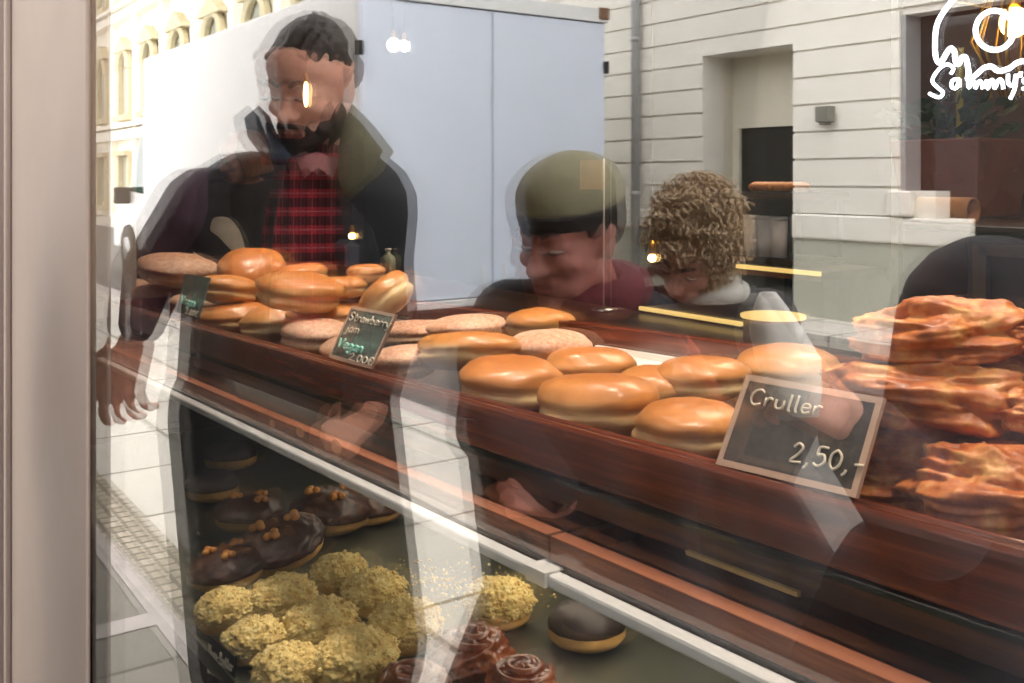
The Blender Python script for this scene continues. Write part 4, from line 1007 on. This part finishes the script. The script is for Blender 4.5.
def jacket(root, J, mat, k=1.0, hem=None, sleeve_mat=None, neck=True, arm=1.0, skirt=0, cuff=.86):
    m = MB(); torso(m, J['neck'], J['chest'], hem or J['pelvis'], J['shR'] - J['shL'], 1.12 * k)
    if skirt:
        sd_ = (J['shR'] - J['shL']).normalized(); low = (J['knL'] + J['knR']) / 2
        for o in (-.1, 0, .1): m.cap(J['pelvis'] + sd_ * o, low + sd_ * o * skirt, .13 * k, .15 * k, 18)
    for sd in 'LR': m.cap(J['neck'] + Vector((0, 0, -.035)), J['sh' + sd], .075 * k, .072 * k)
    if not sleeve_mat:
        for sd in 'LR': chain(m, [J['sh' + sd], J['el' + sd], J['el' + sd].lerp(J['wr' + sd], cuff)], [.078 * k * arm, .066 * arm, .048 * arm])
    def nz(p): return p
    m.build('jacket', mat, root, voxel=.008, sm=4)
    for sd in 'LR':
        if sleeve_mat:
            q = MB(); smat = sleeve_mat[sd]; chain(q, [J['sh' + sd], J['el' + sd], J['el' + sd].lerp(J['wr' + sd], cuff)], [.08 * k * arm, .066 * arm, .048 * arm]); q.build('sleeve', smat, root, voxel=.007, sm=4)
def sheet(root, name, pts, thick, mat, bend=0):
    """a cloth piece: a closed outline given by (px, py, depth) filled from its centre and thickened"""
    P = [V(*p) for p in pts]; c = sum(P, Vector()) / len(P) + ET * bend; n = len(P); m = MB(); off = -ET * thick
    k = 3; rings = [[c.lerp(p, (j + 1) / k) + ET * bend * (1 - ((j + 1) / k) ** 2) * .6 for p in P] for j in range(k)]
    vs = [c] + [q for r in rings for q in r]; N = len(vs); vs += [v + off for v in vs]; fs = []
    for i in range(n):
        q = (i + 1) % n; fs.append((0, 1 + i, 1 + q)); fs.append((N, N + 1 + q, N + 1 + i))
        for j in range(k - 1):
            a = 1 + j * n; fs.append((a + i, a + n + i, a + n + q, a + q)); fs.append((N + a + i, N + a + q, N + a + n + q, N + a + n + i))
        a = 1 + (k - 1) * n; fs.append((a + i, a + q, N + a + q, N + a + i))
    m.add(vs, fs); return m.build(name, mat, root)
def shell(W, fr, c, r, fn=None, nu=40, nv=26):
    m = MB(); m.ell(W(*c), r, nu, nv, fn, fr); return m
# ---------------------------------------------------------------- bearded man
gz = lambda p: Vector((p.x, p.y, 0))
J = dict(neck=V(322, 158, 1.93), chest=V(305, 225, 1.96), pelvis=V(285, 405, 2.02), shL=V(204, 208, 1.92), shR=V(368, 204, 1.95),
         elL=V(156, 270, 2.05), wrL=V(138, 340, 2.02), elR=V(386, 330, 1.98), wrR=V(374, 410, 1.88),
         hipL=V(248, 430, 2.02), hipR=V(322, 430, 2.04), knL=V(244, 640, 2.06), knR=V(372, 660, 2.2))
for s_, px in (('L', 236), ('R', 410)):
    a = V(px, 860, 2.06); J['an' + s_] = Vector((a.x, a.y, .085)); J['toe' + s_] = J['an' + s_] + Vector((-.03, .15, -.045))
J['handL'] = (-EU * .85 - ER * .22 + ET * .1, ET * .9 - ER * .3, -ER, 1.2, (.12, .4, .5, .55), .3, .2)
J['handR'] = (-EU * .55 - ER * .75 + ET * .3, ET * .6 + EU * .3 - ER * .1, -ER - EU * .2 + ET * .6, 1.0, (1.15, 1.2, 1.25, 1.3), .03, .8)
fw = ET * .80 - ER * .34 - EU * .34; upv = EU * .94 + ET * .30 - ER * .05
man, W, fr = person('bearded man in dark parka and red plaid shirt looking down, reflected at left', 'onlookers mirrored in the window', V(312, 84, 1.88), fw, upv, J, M['skin_m'], .95, .97)
def hairfn(d):
    return 1 + .045 * noise.noise(Vector((d.x * 7, d.y * 7, d.z * 5))) + .03 * noise.noise(Vector((d.x * 18, d.y * 6, d.z * 18)))
m = MB(); m.ell(W(0, -.030, .054), (.0790, .092, .074), 70, 46, hairfn, fr); m.ell(W(0, -.055, .010), (.0775, .070, .055), 40, 26, hairfn, fr)
rh = random.Random(2)
for k in range(90):
    x = rh.uniform(-.058, .058); yy = rh.uniform(-.02, .056); zz = .104 - abs(x) * .45 - max(0, yy - .02) * .35
    m.cap(W(x, yy, zz), W(x * .95 + .014 + rh.uniform(-.006, .006), yy - .022 + rh.uniform(-.01, .01), zz + .024 + rh.uniform(-.008, .008)), .0085, .0055, 7)
m.build('hair', M['hair_dark'], man, voxel=.0035, sm=1)
m = MB(); m.ell(W(0, .034, -.092), (.0565, .0575, .036), 50, 30, lambda d: 1 + .05 * noise.noise(d * 9), fr); m.ell(W(0, .068, -.112), (.034, .026, .026), 24, 16, lambda d: 1 + .06 * noise.noise(d * 6), fr)
for sx in (-1, 1):
    m.ell(W(sx * .0600, .012, -.064), (.0105, .026, .040), 20, 14, None, fr); m.ell(W(sx * .047, .046, -.075), (.014, .022, .022), 20, 14, None, fr)
    m.cap(W(sx * .002, .0955, -.0535), W(sx * .027, .080, -.062), .0062, .0052, 10); m.cap(W(sx * .027, .080, -.062), W(sx * .034, .070, -.085), .0056, .008, 10)
m.build('beard', M['beard'], man, voxel=.0035, sm=1)
jacket(man, J, M['parka'], 1.0, hem=V(285, 455, 2.02), cuff=.74, skirt=1.0, sleeve_mat={'L': M['sleeve'], 'R': M['parka']})
m = MB(); cN = J['neck']
m.ell(V(306, 232, 1.905), (.118, .075, .21), 40, 30, None, Matrix((ER, ET, EU)).transposed()); m.build('plaid_shirt', M['plaid'], man)
legs(man, J, M['trouser'])
sheet(man, 'collar', [(352, 104, 1.86), (372, 124, 1.84), (393, 151, 1.82), (382, 172, 1.80), (360, 190, 1.80), (346, 205, 1.80), (338, 178, 1.80), (338, 150, 1.80), (344, 122, 1.84)], .014, M['parka_collar'], .018)
sheet(man, 'collar', [(258, 106, 1.92), (244, 118, 1.91), (248, 138, 1.88), (262, 156, 1.85), (282, 168, 1.83), (290, 156, 1.83), (276, 136, 1.86), (268, 116, 1.90)], .014, M['parka_collar_navy'], .015)
sheet(man, 'shirt_collar', [(296, 158, 1.84), (316, 152, 1.83), (340, 160, 1.84), (332, 178, 1.80), (318, 167, 1.80), (304, 179, 1.80)], .008, plain('shirt_collar_cloth', rgb(176, 116, 116), .8), .008)
sheet(man, 'jacket_front', [(338, 190, 1.79), (352, 205, 1.79), (372, 230, 1.80), (385, 280, 1.83), (380, 360, 1.86), (372, 455, 1.9), (338, 455, 1.88), (345, 340, 1.82), (348, 260, 1.80)], .012, M['parka'], .01)
sheet(man, 'jacket_front', [(286, 165, 1.79), (262, 165, 1.80), (232, 190, 1.83), (222, 260, 1.86), (225, 360, 1.88), (230, 455, 1.9), (268, 455, 1.88), (266, 340, 1.82), (272, 230, 1.795)], .012, M['parka'], .01)
# ---------------------------------------------------------------- person in the beanie
J = dict(neck=V(588, 292, 1.86), chest=V(572, 372, 1.88), pelvis=V(600, 590, 1.98), shL=V(512, 320, 1.84), shR=V(646, 330, 1.92),
         elL=V(492, 428, 1.76), wrL=V(562, 500, 1.70), elR=V(668, 470, 1.88), wrR=V(650, 585, 1.97),
         hipL=V(552, 600, 1.97), hipR=V(640, 600, 1.98), knL=V(470, 760, 1.86), knR=V(650, 800, 2.0))
for s_, px in (('L', 440), ('R', 640)):
    a = V(px, 900, 1.9); J['an' + s_] = Vector((a.x, a.y, .085)); J['toe' + s_] = J['an' + s_] + Vector((-.05, .15, -.045))
J['handL'] = (-ER * .85 + EU * .25 + ET * .2, ET * .7 + EU * .55, EU * .7 + ET * .2, .98, (1.2, 1.25, 1.28, 1.3), .02, .9)
J['handR'] = (-ER * .6 - EU * .5 + ET * .3, ET * .8 + EU * .3, EU, .96, (.9, .95, 1.0, 1.0), .03, .8)
fw = ET * .74 - ER * .62 - EU * .24; upv = EU * .97 - ER * .06 + ET * .2
bp, W, fr = person('person in an olive-grey beanie and dark jacket looking down, reflected in the middle', 'onlookers mirrored in the window', V(569, 234, 1.80), fw, upv, J, M['skin_b'], .94, 1.04)
m = MB(); m.ell(W(0, -.030, .020), (.080, .094, .078), 60, 40, lambda d: 1 + .05 * noise.noise(d * 7), fr)
for k in range(60):
    a = k / 60 * 2 * PI; x = .078 * math.sin(a); y_ = -.014 + .105 * math.cos(a)
    m.cap(W(x, y_, .050), W(x * 1.02, y_, .030 - .016 * (math.cos(a) < .45) + .016 * noise.noise(Vector((k, 0, 3)))), .011, .006, 8)
m.build('hair', M['hair_black'], bp, voxel=.0045, sm=1)
m = MB(); m.ell(W(0, -.014, .066), (.0855, .112, .076), 60, 40, lambda d: (1 + .012 * noise.noise(d * 4)) * (1 if d.z > -.2 else .9), fr)
m.build('beanie', M['beanie'], bp, voxel=.0045, sm=2)
jacket(bp, J, M['coat_black'], 1.0, hem=V(600, 640, 1.98), skirt=1.5)
m = MB(); N = 28
l_, f_, u_ = frame_of(fw, EU)
m.tube([J['neck'] + (l_ * math.cos(2 * PI * k / N) * .088 + f_ * math.sin(2 * PI * k / N) * .085) + Vector((0, 0, .0)) - f_ * .0 for k in range(N)], .036, 10, closed=True)
m.build('knit_collar', M['maroon'], bp)
legs(bp, J, M['trouser'])
# ---------------------------------------------------------------- woman with curly hair
J = dict(neck=V(706, 292, 2.32), chest=V(705, 352, 2.34), pelvis=V(715, 510, 2.46), shL=V(640, 318, 2.28), shR=V(768, 318, 2.36),
         elL=V(632, 398, 2.20), wrL=V(672, 500, 2.44), elR=V(792, 420, 2.40), wrR=V(762, 505, 2.46),
         hipL=V(686, 530, 2.46), hipR=V(744, 530, 2.48), knL=V(680, 680, 2.44), knR=V(850, 690, 2.48))
for s_, px in (('L', 684), ('R', 850)):
    a = V(px, 760, 2.4); J['an' + s_] = Vector((a.x, a.y, .085)); J['toe' + s_] = J['an' + s_] + Vector((-.05, .14, -.045))
J['handL'] = (ER * .4 - EU * .7 + ET * .4, ET * .8 + EU * .3, ER, .88, (.5, .55, .6, .65), .04, .5)
J['handR'] = (-ER * .5 - EU * .7 + ET * .3, ET * .8 + EU * .3, -ER, .88, (.5, .55, .6, .65), .04, .5)
fw = ET * .62 - ER * .50 - EU * .60; upv = EU * .86 + ET * .5
cw, W, fr = person('person with sandy curly hair bowing over the display, reflected at right', 'onlookers mirrored in the window', V(692, 250, 2.24), fw, upv, J, M['skin_w'], .95, .97)
m = MB(); rq = random.Random(4)
m.ell(W(0, -.03, .035), (.098, .108, .098), 40, 26, lambda d: 1 + .1 * noise.noise(d * 6), fr)
for k in range(620):
    z = rq.uniform(-1.0, 1); a = rq.uniform(0, 2 * PI); q = math.sqrt(1 - z * z); d = Vector((q * math.cos(a), q * math.sin(a), z))
    if d.y > .45 and d.z < .25 and abs(d.x) < .6: continue
    R_ = rq.uniform(.92, 1.14); c = Vector((d.x * .114 * R_, -.03 + d.y * .120 * R_, .03 + d.z * .118 * R_))
    if d.z < -.3: c.z -= rq.uniform(0, .05)
    ax = Vector((rq.uniform(-1, 1), rq.uniform(-1, 1), rq.uniform(-1.6, -.2))).normalized(); e1 = ax.orthogonal().normalized(); e2 = ax.cross(e1); ph = rq.uniform(0, 6)
    rr = rq.uniform(.007, .012); n_ = 12; L = rq.uniform(.02, .04)
    pts = []
    for i in range(n_):
        t_ = i / (n_ - 1); w_ = c + ax * L * (t_ - .5) + (e1 * math.cos(ph + t_ * 9) + e2 * math.sin(ph + t_ * 9)) * rr; pts.append(W(*w_))
    m.tube(pts, .0034, 5)
m.build('curly_hair', M['hair_curly'], cw)
jacket(cw, J, M['puffy'], .92, hem=V(715, 530, 2.46), skirt=2.2)
m = MB(); m.tube(catmull([J['shL'] + ET * .09 + Vector((0, 0, .05)), V(676, 330, 2.17), V(700, 362, 2.14), V(722, 410, 2.22)], 5), .012, 8); m.build('coral_strap', M['coral'], cw)
m = MB(); N = 24; m.tube([J['neck'] + Vector((math.cos(2 * PI * k / N) * .075, math.sin(2 * PI * k / N) * .075, .005)) for k in range(N)], .026, 10, closed=True); m.build('scarf', plain('white_scarf', rgb(214, 210, 202), .8), cw)
legs(cw, J, M['trouser'], .9)
# ---------------------------------------------------------------- person in black at the right 
J = dict(neck=V(1112, 251, 1.22), chest=V(1060, 350, 1.25), pelvis=V(990, 600, 1.32), shL=V(1000, 323, 1.20), shR=V(1230, 327, 1.28),
         elL=V(930, 520, 1.14), wrL=V(850, 420, 1.06), elR=V(1250, 555, 1.2), wrR=V(1190, 695, 1.12),
         hipL=V(930, 695, 1.32), hipR=V(1070, 695, 1.34), knL=V(860, 955, 1.3), knR=V(1060, 955, 1.34))
for s_, px in (('L', 930), ('R', 1085)):
    a = V(px, 1000, 1.36); J['an' + s_] = Vector((a.x, a.y, .085)); J['toe' + s_] = J['an' + s_] + Vector((-.02, .14, -.045))
J['handL'] = (-ER * .75 + EU * .5 + ET * .2, ET * .5 + EU * .5, EU, .9, (.7, .8, .85, .9), .03, .7)
J['handR'] = (-EU * .9, ET, -ER, .9, (.4, .45, .5, .55), .03, .4)
fw = ET * .8 - ER * .5 - EU * .25; upv = EU
pr, W, fr = person('person in a black coat at the far right holding a white paper bag', 'onlookers mirrored in the window', V(1112, 115, 1.2), fw, upv, J, M['skin_w'], .95, .95)
m = MB(); m.ell(W(0, -.03, .03), (.09, .10, .095), 40, 26, lambda d: 1 + .05 * noise.noise(d * 6), fr); m.build('hair', M['hair_black'], pr, voxel=.006, sm=2)
jacket(pr, J, M['coat_black'], .95, hem=V(990, 760, 1.32), skirt=2.6); legs(pr, J, M['trouser'])
bag = empty('paper_bag', V(790, 360, 1.02), 'small crumpled white paper bag held up over the Cruller sign reflection', 'bag')
rb = random.Random(5); rings = []
for j, (px, py, w_) in enumerate(((768, 292, 8), (770, 306, 17), (776, 330, 27), (786, 360, 33), (796, 392, 27), (806, 416, 13))):
    c = V(px, py, 1.02); w_ = w_ / 1000 * 1.02
    rings.append([c + ER * w_ * math.cos(2 * PI * k / 20) * (1 + .22 * noise.noise(Vector((k * .7, j * .9, 1)))) + ET * w_ * .55 * math.sin(2 * PI * k / 20) * (1 + .3 * noise.noise(Vector((k * .7, j, 5)))) for k in range(20)])
MB().grid(20, 6, lambda i, j: rings[j][i]).build('bag_sheet', M['paper'], bag)
# ---------------------------------------------------------------- shop assistant far back inside
def D(px, py, dep): return atd(px, py, dep)
HX, HY, HZ = cr, cf, Vector((0, 0, 1))
J = dict(neck=D(244, 182, 4.7), chest=D(244, 210, 4.72), pelvis=D(240, 290, 4.75), shL=D(212, 194, 4.7), shR=D(272, 194, 4.75),
         elL=D(202, 240, 4.6), wrL=D(228, 262, 4.45), elR=D(282, 245, 4.7), wrR=D(258, 264, 4.5),
         hipL=D(226, 300, 4.75), hipR=D(256, 300, 4.75), knL=D(226, 390, 4.7), knR=D(256, 390, 4.7))
for s_ in 'LR':
    J['an' + s_] = Vector((J['kn' + s_].x, J['kn' + s_].y, .085)); J['toe' + s_] = J['an' + s_] - cf * .14 + Vector((0, 0, -.045))
J['handL'] = (cr * .6 - cf * .5 - HZ * .3, HZ, -cf, .92, (.5, .55, .6, .6), .03, .5); J['handR'] = (-cr * .6 - cf * .5 - HZ * .3, HZ, -cf, .92, (.5, .55, .6, .6), .03, .5)
fw = -cf * .5 - cr * .8 - HZ * .3; upv = HZ
sa, W, fr = person('shop assistant with chestnut hair and white apron seen through the dark parka', None, D(241, 156, 4.65), fw, upv, J, M['skin_w'], .95, .97, .007)
m = MB(); m.ell(W(0, -.035, .030), (.087, .10, .088), 40, 26, lambda d: 1 + .06 * noise.noise(d * 6), fr)
for k in range(30):
    a = PI * .5 + (k / 29 - .5) * 2 * 2.2; x = .083 * math.cos(a); y_ = -.03 - .09 * math.sin(a); m.cap(W(x, y_, .02), W(x * 1.05, y_ * 1.02, -.10), .018, .010, 8)
m.build('hair', M['hair_brown'], sa, voxel=.006, sm=2)
jacket(sa, J, M['puffy'], .9); legs(sa, J, M['trouser'], .9)
m = MB(); bc_ = J['chest'] - cf * .125; 
m.ell(J['pelvis'].lerp(J['chest'], .42) - cf * .12 - cr * .07, (.12, .07, .20), 40, 20, None, Matrix((cr, cf, HZ)).transposed()); m.build('apron', plain('white_apron', rgb(226, 220, 212), .8), sa)
# ================================================================== light
w = bpy.data.worlds.new('overcast_sky'); S.world = w; w.use_nodes = True
nt = w.node_tree; bg = nt.nodes['Background']; bg.inputs['Color'].default_value = (1.0, .985, .965, 1); bg.inputs['Strength'].default_value = SKY
def area(name, loc, aim, size, power, col, sy=None):
    l = bpy.data.lights.new(name, 'AREA'); l.energy = power; l.color = col; l.size = size
    if sy: l.shape = 'RECTANGLE'; l.size_y = sy
    o = bpy.data.objects.new(name, l); COL.objects.link(o); o.location = loc
    o.rotation_euler = (Vector(aim) - Vector(loc)).to_track_quat('-Z', 'Y').to_euler(); return o
# warm track lamps above the pastries
def spot(name, loc, aim, power, col, ang=70, r=.14):
    l = bpy.data.lights.new(name, 'SPOT'); l.energy = power; l.color = col; l.spot_size = math.radians(ang); l.spot_blend = .7; l.shadow_soft_size = r
    o = bpy.data.objects.new(name, l); COL.objects.link(o); o.location = loc
    o.rotation_euler = (Vector(aim) - Vector(loc)).to_track_quat('-Z', 'Y').to_euler()
for x, p in ((-2.3, 70), (-1.5, 70), (-.8, 60), (-.1, 46)):
    spot('track_lamp', (x + .1, .42, 2.45), (x, .33, 1.2), p * WARM, (1, .86, .7), 75)
area('cabinet_lamp', (-1.0, .42, 1.05), (-1.0, .3, .8), 2.4, LOW, (1, .86, .66), .12)  # added fill brightening the lower doughnuts, no fixture there
area('room_lamp', (-1.5, 2.4, 3.0), (-1.5, 2.2, 0), 1.2, ROOM, (1, .78, .55))
spot('cabinet_spot', (.0, .95, 2.6), (-.55, 1.6, 1.4), 45, (1, .7, .6), 70)  # added fill spot brightening the plant pot and cabinet top
v = S.view_settings
S.display_settings.display_device = 'sRGB'; v.view_transform = 'Standard'; v.look = 'None'; v.exposure = EXPO; v.gamma = 1; v.use_curve_mapping = False
try:
    cy = S.cycles; cy.transparent_max_bounces = 40; cy.max_bounces = 12; cy.glossy_bounces = 6; cy.use_denoising = True; cy.sample_clamp_indirect = 6; cy.caustics_reflective = False; cy.caustics_refractive = False
except Exception: pass
for o in bpy.data.objects:
    for k in ('_o', '_free'):
        if k in o: del o[k]
